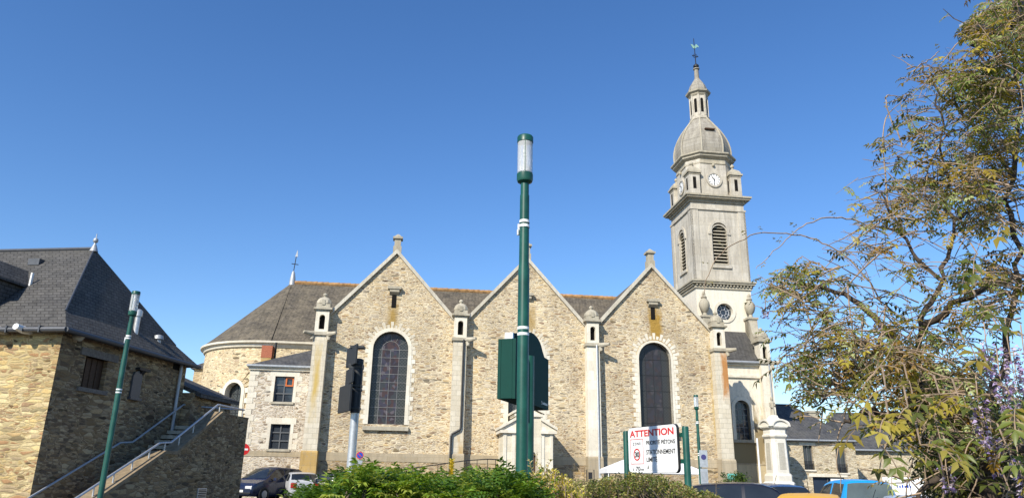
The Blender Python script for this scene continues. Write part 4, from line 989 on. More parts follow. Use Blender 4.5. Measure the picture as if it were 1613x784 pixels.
b.build('cross_rails', M_GREEN, sg)

# ------------------------------------------------------------------ sign pole seen from the side
p = at(556, 690, 8.0); t = thing('sign_pole', 'grey metal signpost carrying plates seen edge on, left of the first gable window', 'sign', (p.x, 8.0, 0), 0)
zt_ = at(561, 566, 8.0).z; zm_ = at(558, 650, 8.0).z
MB().lathe([(.045, 0), (.045, zm_+.05)], (0, 0), 16).build('pole', M_GALV, t, smooth=35)
MB().lathe([(.052, zm_), (.052, zt_), (.03, zt_+.01)], (0, 0), 16).build('pole_sleeve', M_DKMET, t, smooth=35)
sa = radians(24)
for k, (dx, z1_, z0_, wd) in enumerate(((-.078, at(548, 545, 8.0).z, at(548, 577, 8.0).z, .40), (-.085, at(548, 580, 8.0).z, at(548, 606, 8.0).z, .34), (-.115, at(545, 606, 8.0).z, at(545, 650, 8.0).z, .40))):
    M = Matrix.Translation((dx, -.02, 0)) @ Matrix.Rotation(radians((116, 113, 119)[k]), 4, 'Z')
    q = MB().box(-wd/2, wd/2, -.012, .012, z0_+.005, z1_-.005).xf(M).build('sign_plate', M_DKMET, t, bevel=.004)
    MB().box(-wd/2+.02, wd/2-.02, -.016, -.012, z0_+.03, z1_-.03).xf(M).build('plate_face', M_SIGN, q)
    zc_ = (z0_+z1_)/2
    for z in (zc_-.1, zc_+.1): MB().box(-.10, .05, -.056, .056, z-.014, z+.014).build('clamp', M_DKMET, q, bevel=.003)

# ------------------------------------------------------------------ round traffic signs by the church
def round_sign(px, py, Y, r, label, kind):
    p = at(px, py, Y); t = thing('traffic_sign', label, 'traffic sign', (p.x, p.y, gz(p.x, p.y)), 0); z = p.z-gz(p.x, p.y)
    MB().tube([(0, .03, 0), (0, .03, z+r)], .03, 8).build('post', M_GALV, t)
    fx = -p.normalized(); th = atan2(fx.y, fx.x)+pi/2; M = Matrix.Rotation(th, 4, 'Z')
    d = MB().disc((0, -.01, z), r, 28, .02, (1, 0, 0), (0, 0, 1)).xf(M).build('disc', M_RED, t)
    if kind == 'noentry': MB().box(-r*.7, r*.7, -.036, -.009, z-r*.16, z+r*.16).xf(M).build('white_bar', M_WHITE, d)
    else:
        MB().disc((0, -.014, z), r*.80, 28, .020, (1, 0, 0), (0, 0, 1)).xf(M).build('blue_field', M_BLUE, d)
        MB().box(-r*.95, r*.95, -.038, -.0145, -r*.09, r*.09).xf(M @ Matrix.Translation((0, 0, z)) @ Matrix.Rotation(radians(45), 4, 'Y')).build('red_stripe', M_RED, d)
        MB().box(-r*.8, r*.8, -.012, .0, z-r*2.3, z-r*1.25).xf(M).build('small_plate', M_GALV, t)
        MB().box(-r*.8, r*.8, -.014, .0, z-r*3.6, z-r*2.4).xf(M).build('grey_plate', M_ZINC, t)
round_sign(567, 716.5, 36.0, .17, 'round blue and red no parking sign with small plates below the first gable window', 'nopark')
round_sign(384, 707, 36.5, .27, 'red no entry sign with white bar just past the end of the stair wall', 'noentry')

# ------------------------------------------------------------------ white gazebo, flagpole, ramp railing
p0 = at(957, 744, 37.0); p1 = at(1103, 748, 37.0); tw = p1.x-p0.x; g0 = gz(0, 37)
gzb = thing('gazebo', 'white canvas gazebo with a pyramid roof behind the warning sign', 'gazebo', (p0.x, 37.0, g0), 0)
ze = p0.z-g0; za = ze+1.15
MB().add([(0, 0, ze), (tw, 0, ze), (tw, tw*.7, ze), (0, tw*.7, ze), (0, 0, ze+.22), (tw, 0, ze+.22), (tw, tw*.7, ze+.22), (0, tw*.7, ze+.22), (tw/2, tw*.35, za)],
         [(0, 1, 5, 4), (1, 2, 6, 5), (2, 3, 7, 6), (3, 0, 4, 7), (4, 5, 8), (5, 6, 8), (6, 7, 8), (7, 4, 8)]).build('canopy', M_TENT, gzb)
for x in (.05, tw-.05):
    for y in (.05, tw*.7-.05): MB().box(x-.02, x+.02, y-.02, y+.02, 0, ze+.1).build('leg', M_WHITE, gzb)
p = at(1198, 757, 41.5); z1 = at(1191, 690, 41.5).z
t = thing('flagpole', 'thin white bare flagpole in front of the shaded cream church wall', 'pole', (p.x, 41.5, gz(p.x, 41.5)), 0)
MB().lathe([(.055, 0), (.045, z1-t.location.z), (.02, z1-t.location.z+.02)], (0, 0), 10).build('pole', M_WHITE, t, smooth=35)
MB().lathe([(.14, 0), (.14, .04), (.06, .12)], (0, 0), 12).build('pole_foot', M_GALV, t)
rl = [at(640, 738, 40.0), at(690, 731, 40.3), at(735, 724.5, 40.6), at(768, 722.5, 40.8), at(793, 723.5, 41.0)]
t = thing('ramp_railing', 'thin black metal ramp railing along the plinth beside the porch', 'railing', (rl[0].x, rl[0].y, gz(0, 40)), 0); o_ = t.location.copy()
r_ = [p-o_ for p in rl]; MB().tube(r_, .03, 6).build('top_rail', M_IRON, t)
MB().tube([p-Vector((0, 0, .45)) for p in r_], .02, 6).build('lower_rail', M_IRON, t)
for k in range(9):
    f = k/8*(len(r_)-1); i = min(int(f), len(r_)-2); q = r_[i].lerp(r_[i+1], f-i); MB().tube([(q.x, q.y, 0), q], .018, 6).build('baluster', M_IRON, t)
p = at(930, 745, 38.0); t = thing('hoop_barrier', 'small dark framed barrier with a notice beside the rain pipe of the third buttress', 'barrier', (p.x, 38, gz(0, 38)), 0)
h = p.z-t.location.z+.18
MB().tube([(-.18, 0, 0), (-.18, 0, h), (.18, 0, h), (.18, 0, 0)], .022, 6).build('hoop', M_IRON, t); MB().box(-.10, .10, -.02, .02, h-.45, h-.12).build('notice', M_INK, t)

# ------------------------------------------------------------------ cars
def car(name, label, x, y, head, paint, st, L=4.1, W=1.72, wins=(), shield=None, rear=None, group='cars parked on the square', plate=True, wheel=.31, lift=0.):
    """st: stations from the tail forward (x/L, bottom, belt, top, width factor); head: heading in degrees from +x"""
    t = thing(name, label, 'car', (x, y, gz(x, y)+lift), radians(head), group)
    sx = [s_[0]*L for s_ in st]
    def P(xx): return [float(np.interp(xx, sx, [s_[k] for s_ in st])) for k in (1, 2, 3, 4)]
    def sec(xx):
        zb, be, tp, wf = P(xx); w = W/2*wf; gh = max(0, tp-be); wt = w*.965-.30*gh*w/.86
        return [(0, zb), (w*.86, zb), (w*.955, zb+.10), (w, zb+(be-zb)*.5), (w*.985, be-.06), (w*.965, be), (wt+.3*(w*.965-wt)*.2, be+gh*.80), (wt-.05, be+gh*.95), (wt-.18, be+gh*.99+.0), (0, tp+.012)]
    xs = sorted({*sx, *[sx[0]+(sx[-1]-sx[0])*k/70 for k in range(71)]})
    mb = MB(); rings = []
    for xx in xs:
        s_ = sec(xx); rings.append([(xx, w_, z) for w_, z in s_]+[(xx, -w_, z) for w_, z in s_[-2:0:-1]])
    mb.rings(rings); body = mb.build('body', paint, t, smooth=28)
    def side(x0, x1, u0, u1, sgn, off=.006):
        m_ = MB(); N1, N2 = 12, 4; g_ = []
        for i in range(N1+1):
            xx = x0+(x1-x0)*i/N1; zb, be, tp, wf = P(xx); w = W/2*wf; gh = max(0, tp-be); wt = w*.965-.30*gh*w/.86
            for j in range(N2+1):
                u = u0+(u1-u0)*j/N2; zz = be+gh*u; f = min(u/.8, 1); ww_ = w*.965+(wt+.06*(w*.965-wt)-w*.965)*f if u <= .8 else wt+.06*(w*.965-wt)-.05*(u-.8)/.15
                g_.append((xx, sgn*(ww_+off), zz+off*.3))
        m_.add(g_, [(i*(N2+1)+j, (i+1)*(N2+1)+j, (i+1)*(N2+1)+j+1, i*(N2+1)+j+1) for i in range(N1) for j in range(N2)]); return m_
    def top(x0, x1, in0, in1, off=.01):
        m_ = MB(); N1, N2 = 8, 8; g_ = []
        for i in range(N1+1):
            xx = x0+(x1-x0)*i/N1; zb, be, tp, wf = P(xx); w = W/2*wf; gh = max(0, tp-be); wt = w*.965-.30*gh*w/.86; hw_ = wt-.07
            for j in range(N2+1):
                v_ = -1+2*j/N2; z = tp+.012-abs(v_)**3*.03*min(1, gh*4); g_.append((xx, v_*hw_, z+off))
        m_.add(g_, [(i*(N2+1)+j, (i+1)*(N2+1)+j, (i+1)*(N2+1)+j+1, i*(N2+1)+j+1) for i in range(N1) for j in range(N2)]); return m_
    for x0, x1 in wins:
        for sgn in (1, -1): side(x0*L, x1*L, .10, .86, sgn).build('side_window', M_CGL, t, smooth=40)
    gl = M_CGL2 if name == 'pickup_truck' else M_CGL
    if shield: top(shield[0]*L, shield[1]*L, 0, 0).build('windscreen', gl, t, smooth=40)
    if rear: top(rear[0]*L, rear[1]*L, 0, 0).build('rear_window', gl, t, smooth=40)
    for wx in (-.31, .31):
        for sgn in (1, -1):
            wy = sgn*(W/2-.02)
            MB().tube([(wx*L, wy-sgn*.06, wheel), (wx*L, wy+sgn*.012, wheel)], wheel+.07, 24).build('wheel_arch', M_BLKP, t, smooth=40)
            tyre = MB().tube([(wx*L, wy-sgn*.2, wheel), (wx*L, wy+sgn*.02, wheel), (wx*L, wy+sgn*.035, wheel)], [wheel, wheel, wheel-.03], 24).build('wheel', M_TYRE, t, smooth=40)
            MB().tube([(wx*L, wy+sgn*.03, wheel), (wx*L, wy+sgn*.042, wheel)], [wheel*.66, wheel*.6], 20).build('rim', M_RIM, tyre)
    x0 = sx[0]; x1 = sx[-1]; zb, be, tp, wf = P(x0+.06); wR = W/2*P(x0+.03)[3]
    bp = MB().box(x0-.03, x0+.10, -wR*.93, wR*.93, zb+.02, zb+.28).build('rear_bumper', paint, t, bevel=.03)
    for sgn in (1, -1):
        a_, b_ = sorted((sgn*(wR-.34), sgn*(wR-.03))); MB().box(x0-.018, x0+.16, a_, b_, be-.30, be-.05).build('tail_light', M_TAIL, t, bevel=.02)
        wF = W/2*P(x1-.05)[3]; zz = P(x1-.12)[1]
        a_, b_ = sorted((sgn*(wF-.42), sgn*(wF-.02))); MB().box(x1-.32, x1+.0, a_, b_, zz-.19, zz-.02).build('headlight', M_HEAD, t, bevel=.03)
        xm = (shield[0]+.35*(shield[1]-shield[0]))*L if shield else .15*L; be_m = P(xm)[1]
        MB().frust(xm-.09, xm+.09, *sorted((sgn*(W/2+.0), sgn*(W/2+.19))), be_m+.02, be_m+.17, .02).build('mirror', paint, t, bevel=.02)
        for wx in (-.12, .11):
            MB().box(wx*L-.09, wx*L+.09, *sorted((sgn*(W/2*.985), sgn*(W/2*.985+.03))), P(wx*L)[1]-.14, P(wx*L)[1]-.11).build('door_handle', paint, t)
    if plate:
        q = MB().box(x0-.042, x0-.03, -.26, .26, zb+.24, zb+.35).build('number_plate', M_PLATE, t)
        b = MB()
        for k in range(7): b.box(x0-.045, x0-.0415, -.19+.055*k, -.155+.055*k, zb+.27, zb+.325)
        b.build('plate_marks', M_INK, q)
        MB().box(x1+.0, x1+.02, -.26, .26, P(x1)[0]+.1, P(x1)[0]+.21).build('number_plate', M_PLATE, t)
    MB().box(x1-.25, x1+.02, -W/2*.78, W/2*.78, P(x1)[0]+.02, P(x1)[0]+.09).build('front_bumper', M_BLKP, t, bevel=.02)
    MB().tube([(-.12*L, 0, P(-.12*L)[2]), (-.12*L-.22, 0, P(-.12*L)[2]+.28)], .008, 5).build('aerial', M_BLKP, t)
    return t
HATCH = [(-.50, .34, .80, .81, .80), (-.492, .26, .92, .93, .90), (-.48, .22, .95, .97, .94), (-.46, .20, .95, 1.02, .96), (-.37, .19, .94, 1.33, .985), (-.30, .19, .93, 1.395, 1), (-.15, .18, .92, 1.44, 1), (0, .18, .91, 1.45, 1), (.07, .18, .90, 1.42, 1), (.12, .18, .90, 1.36, 1), (.27, .18, .90, .94, .99), (.31, .18, .89, .915, .98), (.42, .19, .80, .82, .94), (.475, .22, .70, .71, .88), (.5, .30, .58, .59, .78)]
MPV = [(-.50, .36, .85, .86, .84), (-.492, .28, 1.0, 1.02, .92), (-.48, .24, 1.02, 1.12, .95), (-.44, .22, 1.02, 1.50, .97), (-.38, .2, 1.01, 1.60, .99), (-.2, .2, .99, 1.66, 1), (0, .2, .97, 1.66, 1), (.08, .2, .96, 1.60, 1), (.30, .2, .96, 1.02, .99), (.34, .2, .95, .975, .98), (.43, .22, .84, .86, .94), (.48, .24, .72, .73, .88), (.5, .32, .58, .59, .78)]
PICK = [(-.50, .5, 1.0, 1.01, .97), (-.495, .45, 1.04, 1.05, 1), (-.14, .42, 1.06, 1.07, 1), (-.125, .42, 1.06, 1.10, 1), (-.105, .42, 1.06, 1.66, 1), (-.09, .42, 1.06, 1.74, 1), (0, .42, 1.05, 1.78, 1), (.07, .42, 1.04, 1.76, 1), (.12, .42, 1.03, 1.68, 1), (.22, .42, 1.03, 1.10, 1), (.26, .42, 1.02, 1.05, .99), (.42, .42, .98, 1.0, .96), (.48, .44, .90, .91, .92), (.5, .5, .8, .81, .86)]
SUV = [(a, b+.06, c*1.13, d*1.13, e) for a, b, c, d, e in HATCH]
def paint(n, c, r=.28): return plain(n, c, r, .5, .0, .03, 3, coat=.25)
PB, PS, PK, PY, PU, PN, PD = paint('navy_paint', (.010, .016, .045)), paint('silver_paint', (.44, .45, .46)), paint('black_paint', (.008, .009, .016)), plain('yellow_paint', (.72, .38, .025), .42, .25, 0, .03, 3), paint('bright_blue_paint', (.012, .27, .62)), paint('dark_blue_paint', (.012, .035, .11)), paint('charcoal_paint', (.03, .032, .035))
HW = [(-.40, -.29), (-.27, -.06), (-.04, .20)]
def put(px, Y): return at(px, 770, Y).x
car('parked_car', 'dark blue people carrier beside the end of the stair wall', put(416, 40), 40.6, -111, PB, MPV, 4.4, 1.80, [(-.43, -.31), (-.29, -.08), (-.06, .20)], (.10, .28), (-.478, -.43))
car('parked_car', 'silver hatchback seen from behind, in front of the ochre based buttress', put(463, 41.5), 42.0, 117, PS, HATCH, 4.2, 1.74, HW, (.125, .265), (-.455, -.365))
car('parked_car', 'dark car almost hidden by the hedge beside the silver hatchback', put(524, 41), 41.2, 172, PD, HATCH, 4.0, 1.70, HW, (.125, .265), (-.455, -.365))
car('parked_car', 'black car behind the small leaved hedge, nearest the flagpole', put(1181, 22), 22.0, -14, PK, SUV, 4.5, 1.80, HW, (.125, .265), (-.455, -.365))
car('parked_car', 'dark blue car in front of the white memorial, behind the black and yellow cars', put(1211, 26.5), 26.5, 96, PN, HATCH, 3.9, 1.66, HW, (.125, .265), (-.455, -.365))
car('parked_car', 'yellow orange hatchback between the black car and the bright blue pickup', put(1275, 18.4), 18.4, 66, PY, HATCH, 3.9, 1.70, HW, (.125, .265), (-.455, -.365), lift=.07)
car('pickup_truck', 'bright blue pickup truck seen from behind through its cab window', put(1354, 21.5), 21.6, 97, PU, PICK, 5.1, 1.82, [(-.085, .02), (.035, .17)], (.125, .215), (-.122, -.103), wheel=.36)
car('parked_car', 'silver car at the far right, beside the bright blue pickup', put(1436, 20), 20.0, 60, PS, HATCH, 4.1, 1.72, HW, (.125, .265), (-.455, -.365))

# ------------------------------------------------------------------ houses on the right
def far_house(o, ang, lab, W_, D_, eave, ridge, hip0, hip1, mat=M_RH, chim=(), holes=()):
    t = thing('stone_house', lab, 'house', (o.x, o.y, gz(o.x, o.y)-.1), ang); g_ = t.location.z; e = eave-g_; r_ = ridge-g_
    gridwall(MB(), 0, W_, 0, e, [(a_, b_, c_-g_, d_-g_) for a_, b_, c_, d_, k in holes], 0, .4).box(0, .4, .4, D_, 0, e).box(W_-.4, W_, .4, D_, 0, e).box(.4, W_-.4, D_-.4, D_, 0, e).build('wall', mat, t)
    V = [(-.2, -.25, e), (W_+.2, -.25, e), (W_+.2, D_+.25, e), (-.2, D_+.25, e), (hip0, D_/2, r_), (W_-hip1, D_/2, r_), (-.2, -.25, e-.1), (W_+.2, -.25, e-.1), (W_+.2, D_+.25, e-.1), (-.2, D_+.25, e-.1)]
    rf_ = MB().add(V, [(0, 1, 5, 4), (1, 2, 5), (2, 3, 4, 5), (3, 0, 4), (6, 7, 1, 0), (7, 8, 2, 1), (8, 9, 3, 2), (9, 6, 0, 3), (9, 8, 7, 6)]).build('roof', M_SLF, t)
    MB().tube([(-.2, -.3, e-.02), (W_+.2, -.3, e-.02)], .07, 6).build('gutter', M_ZINC, t)
    MB().tube([(hip0, D_/2, r_), (W_-hip1, D_/2, r_)], .09, 6).build('ridge_cap', M_DZINC, rf_)
    for x, y, z0, z1, m_ in chim:
        c_ = MB().box(x-.4, x+.4, y-.35, y+.35, z0-g_, z1-g_).box(x-.46, x+.46, y-.41, y+.41, z1-g_-.15, z1-g_).build('chimney', m_, t)
    for a_, b_, c_, d_, k in holes:
        c_ -= g_; d_ -= g_
        wn = MB().box(a_, b_, .22, .26, c_, d_).build('door' if k == 'door' else 'window', M_PLANK if k == 'door' else M_WIN, t)
        f_ = MB().box(a_, a_+.06, .16, .219, c_, d_).box(b_-.06, b_, .16, .219, c_, d_).box((a_+b_)/2-.03, (a_+b_)/2+.03, .16, .219, c_, d_).build('frame', M_GREYW, wn)
        MB().box(a_-.25, b_+.25, -.03, .2, d_, d_+.22).build('lintel', M_TRIM, wn)
        if k != 'door':
            MB().box(a_-.1, b_+.1, -.08, .2, c_-.1, c_).build('sill', M_TRIM, wn)
            q = MB(); z_top = c_+.55
            q.box(a_, b_, -.07, -.05, z_top, z_top+.03)
            for j in range(9): x = a_+(b_-a_)*(j+.5)/9; q.box(x-.01, x+.01, -.07, -.05, c_, z_top)
            q.build('window_rail', M_IRON, wn)
    return t
def hx(o, ang, px, py):
    n = Vector((sin(ang), -cos(ang), 0)); p = onplane(px, py, o, n); return (p-o).dot(Vector((cos(ang), sin(ang), 0))), p.z
o = at(1222, 760, 53.5); o.z = 0; an = radians(5)
w1 = hx(o, an, 1268, 739)+hx(o, an, 1279, 701); w2 = hx(o, an, 1320, 744)+hx(o, an, 1331, 703); d1 = hx(o, an, 1284, 790)+hx(o, an, 1330, 751); ev = hx(o, an, 1290, 693)
wid = hx(o, an, 1346, 700)[0]
far_house(o, an, 'stone house with dark slate roof and two tall windows beside the white memorial', wid, 7.5, ev[1], hx(o+Vector((0, 3.7, 0)), an, 1260, 638)[1], 0.4, 2.6, chim=((wid-.9, 4.0, 5.5, hx(o+Vector((0, 4, 0)), an, 1314, 648)[1], M_OLD),),
          holes=((w1[0], w1[2], w1[1], w1[3], 'w'), (w2[0], w2[2], w2[1], w2[3], 'w'), (d1[0], d1[2], 1.0, d1[3], 'door')))
p = hx(o, an, 1318, 764)
t = thing('notice_board', 'small white notice fixed on the dark blue garage door', 'sign', o+Vector((cos(an), sin(an), 0))*p[0]+Vector((.0, -.14, p[1])), an)
MB().box(-.45, .45, 0, .04, -.55, .45).build('board', M_SIGN, t); b = MB()
for k in range(3): b.box(-.3, .2+.1*(k % 2), -.004, 0, .2-.2*k, .25-.2*k)
b.build('printed_lines', M_ZINC, t)
o2 = at(1348, 760, 57.0); o2.z = 0; an2 = radians(-2)
wd2 = hx(o2, an2, 1500, 740)[0]; e2 = hx(o2, an2, 1420, 709)[1]
far_house(o2, an2, 'low stone house with a long slate roof behind the bright blue pickup', wd2, 8, e2, hx(o2+Vector((0, 4, 0)), an2, 1420, 652)[1], .3, .3, chim=((.6, 4.2, 5.5, hx(o2+Vector((0, 4, 0)), an2, 1335, 655)[1], M_OLD), (wd2-.6, 4, 5.5, hx(o2+Vector((0, 4, 0)), an2, 1500, 645)[1], M_BRICK)))
p = at(1425, 770, 50.0)
t = thing('banner', 'white banner stretched on two stakes in front of the low stone house', 'sign', (p.x, 50, p.z), 0)
MB().box(-1.35, 1.35, 0, .02, -.75, .75).build('cloth', M_TENT, t)
for sx_ in (-1.3, 1.3): MB().tube([(sx_, .05, -1.6), (sx_, .05, .8)], .03, 6).build('stake', M_GWOOD, t)
b = MB()
for k in range(6): b.box(-.5+.17*k, -.40+.17*k, -.006, 0, .1, .28-.06*(k % 2))
b.build('lettering', M_BLUE, t)
o3 = at(1500, 760, 60.0); o3.z = 0
far_house(o3, radians(-6), 'pale house with slate roof half hidden behind the wisteria', 12, 8, 5.2, 8.0, .4, .4)
# ------------------------------------------------------------------ foliage
class Leaves:
    def __init__(s): s.B = []; s.D = []; s.U = []; s.L = []; s.W = []; s.C = []
    def leaf(s, b, d, u, l, w_, c): s.B.append(b); s.D.append(d); s.U.append(u); s.L.append(l); s.W.append(w_); s.C.append(c)
    def compound(s, base, d, up, length, pairs, l, w_, col, droop=.5, var=.12, rach=None):
        """pinnate leaf: paired leaflets along a drooping midrib, one at the tip"""
        d = Vector(d).normalized(); up = Vector(up); side = d.cross(up)
        if side.length < 1e-4: side = Vector((1, 0, 0))
        side.normalize(); p = Vector(base); st = length/(pairs+.5); pts = [p.copy()]
        for k in range(pairs):
            d = (d+Vector((0, 0, -droop/pairs))).normalized(); p = p+d*st; pts.append(p.copy()); n = side.cross(d).normalized()
            sc = .75+.25*sin(pi*(k+1)/(pairs+1))
            for sg in (-1, 1):
                dd = (d*.55+side*sg*.85+n*(-.15+R.uniform(-.2, .2))).normalized(); v = 1+R.uniform(-var, var)
                s.leaf(p, dd, n+Vector((R.uniform(-.3, .3), R.uniform(-.3, .3), 0)), l*sc*R.uniform(.85, 1.15), w_*sc, tuple(c*v for c in col))
        s.leaf(p, d, side.cross(d), l*1.05, w_, col)
        if rach is not None: rach.tube(pts, .0018, 3, cap=False)
    def build(s, name, mat, parent, fold=.25, droop=.15): return leaf_mesh(name, s.B, s.D, s.U, s.L, s.W, s.C, mat, parent, fold, droop)
def rv(a=1.): return Vector((R.gauss(0, a), R.gauss(0, a), R.gauss(0, a)))
def vary(c, a=.2):
    k = 1+R.uniform(-a, a); return tuple(x*k for x in c)

def top_interp(tbl, px): return float(np.interp(px, [a for a, b in tbl], [b for a, b in tbl]))
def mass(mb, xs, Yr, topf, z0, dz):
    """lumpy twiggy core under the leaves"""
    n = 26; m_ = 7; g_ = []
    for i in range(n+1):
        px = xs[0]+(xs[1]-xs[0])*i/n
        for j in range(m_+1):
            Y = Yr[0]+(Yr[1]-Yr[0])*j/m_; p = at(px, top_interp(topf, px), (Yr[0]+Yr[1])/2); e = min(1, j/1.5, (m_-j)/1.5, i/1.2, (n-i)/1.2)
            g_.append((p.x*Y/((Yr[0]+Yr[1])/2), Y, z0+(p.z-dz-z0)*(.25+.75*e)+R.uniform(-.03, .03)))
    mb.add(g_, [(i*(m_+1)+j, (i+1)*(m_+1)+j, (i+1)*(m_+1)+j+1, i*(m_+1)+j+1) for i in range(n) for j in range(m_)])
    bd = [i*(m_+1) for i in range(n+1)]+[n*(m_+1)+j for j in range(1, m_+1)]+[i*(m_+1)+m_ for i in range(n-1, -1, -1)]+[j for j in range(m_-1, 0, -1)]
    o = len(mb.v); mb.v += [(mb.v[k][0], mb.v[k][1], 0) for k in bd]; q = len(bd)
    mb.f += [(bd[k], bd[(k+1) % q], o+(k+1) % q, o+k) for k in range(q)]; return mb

# glossy green hedge along the bottom edge
GT = [(425, 808), (450, 800), (480, 790), (500, 778), (520, 768), (545, 754), (570, 743), (590, 749), (640, 752), (690, 761), (730, 760), (765, 751), (800, 757), (830, 766), (880, 780)]
hd = thing('hedge', 'glossy dark green hedge of fern-like leaves along the bottom edge, left of the yellow shrub', 'hedge', (at(650, 770, 5.3).x, 5.3, 0)); hp0 = hd.location.copy()
lv = Leaves(); stq = MB()
pal = [(.11, .20, .022), (.08, .16, .02), (.15, .25, .03), (.20, .30, .035), (.055, .11, .016), (.26, .33, .05), (.09, .17, .03), (.32, .36, .07)]
for k in range(620):
    px = R.uniform(478, 842); Y = R.uniform(4.5, 6.4); tp = top_interp(GT, px)+R.choice((R.uniform(-6, 10), R.uniform(0, 45)))
    p = at(px, tp+6, 5.4); base = Vector((p.x*Y/5.4, Y, p.z-.06)) - hp0; d = (Vector((R.gauss(0, .35), R.gauss(-.15, .35), 1))).normalized()
    stq.tube([base-d*.35, base], [.006, .004], 4, cap=False); c = R.choice(pal)
    for j in range(R.randint(5, 8)):
        a = R.uniform(0, 2*pi); dd = (Vector((cos(a), sin(a), R.uniform(.2, 1.7)))).normalized()
        lv.compound(base+d*R.uniform(-.06, .03), dd, Vector((0, 0, 1)), R.uniform(.11, .22), R.randint(4, 6), R.uniform(.044, .066), .021, vary(c, .2), R.uniform(.2, .8))
mb = MB(); mass(mb, (495, 838), (4.6, 6.4), GT, .0, .13); mb.v = [tuple(Vector(v)-hp0) for v in mb.v]; mb.build('stem_core', M_INNER, hd, smooth=50)
stq.build('stems', M_BARK, hd); lv.build('foliage', M_LEAF, hd, .3, .2)

# yellow shrub
ys = thing('yellow_shrub', 'bright yellow leaved shrub at the foot of the tall street lamp', 'shrub', (at(868, 770, 5.6).x, 5.6, 0)); yp = ys.location.copy()
YT = [(820, 790), (832, 750), (845, 741), (870, 738), (890, 750), (915, 768), (935, 792)]
lv = Leaves(); stq = MB(); pal = [(.62, .50, .07), (.70, .58, .12), (.50, .44, .06), (.74, .66, .24), (.36, .38, .05)]
for k in range(340):
    px = R.uniform(828, 925); Y = R.uniform(5.1, 6.2); tp = top_interp(YT, px)+R.uniform(-4, 40)
    if k < 6: px, tp, Y = (834, 846, 868, 862, 852, 876)[k], (724, 712, 724, 738, 728, 740)[k], 5.5
    p = at(px, tp, 5.6); tip = Vector((p.x*Y/5.6, Y, p.z))-yp; d = Vector((R.gauss(0, .2), R.gauss(0, .2), 1)).normalized(); ln = .22
    stq.tube([tip-d*ln*1.6, tip], [.004, .002], 4, cap=False); c = R.choice(pal) if k >= 6 else (.58, .50, .24)
    for j in range(18):
        a = j*2.4; q = tip-d*ln*R.uniform(0, 1); dd = Vector((cos(a)*.7, sin(a)*.7, R.uniform(.3, 1.))).normalized(); lv.leaf(q, dd, Vector((0, 0, 1))+rv(.3), R.uniform(.022, .036), .013, vary(c, .2))
mb = MB(); mass(mb, (828, 926), (5.1, 6.2), YT, 0, .14); mb.v = [tuple(Vector(v)-yp) for v in mb.v]; mb.build('stem_core', M_INNER, ys, smooth=50)
stq.build('stems', M_TWIG, ys); lv.build('foliage', M_LEAF, ys)
# two yellow sprigs within the green hedge
for px, py, lb in ((711, 742, 'yellow sprig poking above the glossy green hedge, right of the rain pipe'), ):
    p = at(px, py, 5.4); t = thing('yellow_sprig', lb, 'plant', (p.x, p.y, 0)); lv = Leaves()
    MB().tube([(0, 0, 1.2), (0, 0, p.z+.06)], [.005, .003], 5).build('stem', M_TWIG, t)
    for j in range(60): a = j*2.4; lv.leaf(Vector((0, 0, p.z+.07-.0020*j)), Vector((cos(a)*.7, sin(a)*.7, .8)), Vector((0, 0, 1))+rv(.2), .036, .016, vary((.70, .55, .08)))
    lv.build('foliage', M_LEAF, t)

# small-leaved hedge under the sign
RT = [(872, 796), (890, 776), (905, 762), (930, 760), (955, 755), (985, 750), (1010, 748), (1040, 753), (1065, 761), (1090, 772), (1115, 778), (1140, 790), (1150, 800)]
rh = thing('hedge', 'olive green small leaved hedge in front of the warning sign posts', 'hedge', (at(1010, 770, 7.4).x, 7.4, 0)); rp = rh.location.copy()
lv = Leaves(); stq = MB(); pal = [(.22, .25, .045), (.30, .30, .08), (.14, .18, .03), (.40, .36, .12), (.48, .42, .20), (.11, .15, .03), (.27, .19, .08), (.18, .24, .04)]
for k in range(900):
    px = R.uniform(874, 1146); Y = R.uniform(6.6, 8.4); tp = top_interp(RT, px)+R.choice((R.uniform(-5, 8), R.uniform(0, 34)))
    p = at(px, tp, 7.4); tip = Vector((p.x*Y/7.4, Y, p.z))-rp; d = Vector((R.gauss(0, .4), R.gauss(0, .4), 1)).normalized(); ln = R.uniform(.10, .2)
    stq.tube([tip-d*ln*1.5, tip], [.0035, .002], 3, cap=False); c = R.choice(pal)
    for j in range(13):
        a = j*2.4+k; q = tip-d*ln*j/13; dd = Vector((cos(a)*.8, sin(a)*.8, R.uniform(.1, .9))); lv.leaf(q, dd, Vector((0, 0, 1))+rv(.4), R.uniform(.024, .042), .019, vary(R.choice(pal) if R.random() < .4 else c, .2))
for px, tp in ((905, 728), (1128, 752), (921, 735)):
    p = at(px, tp, 7.2)-rp
    stq.tube([p-Vector((.02, 0, .3)), p], [.004, .002], 4)
    for j in range(10): lv.leaf(p-Vector((0, 0, .02*j)), Vector((cos(j*2.4), sin(j*2.4), .5)), (0, 0, 1), .035, .014, vary((.26, .20, .08)))
mb = MB(); mass(mb, (878, 1142), (6.7, 8.3), RT, 0, .12); mb.v = [tuple(Vector(v)-rp) for v in mb.v]; mb.build('stem_core', M_INNER, rh, smooth=50)
stq.build('stems', M_BARK, rh); lv.build('foliage', M_LEAF, rh)

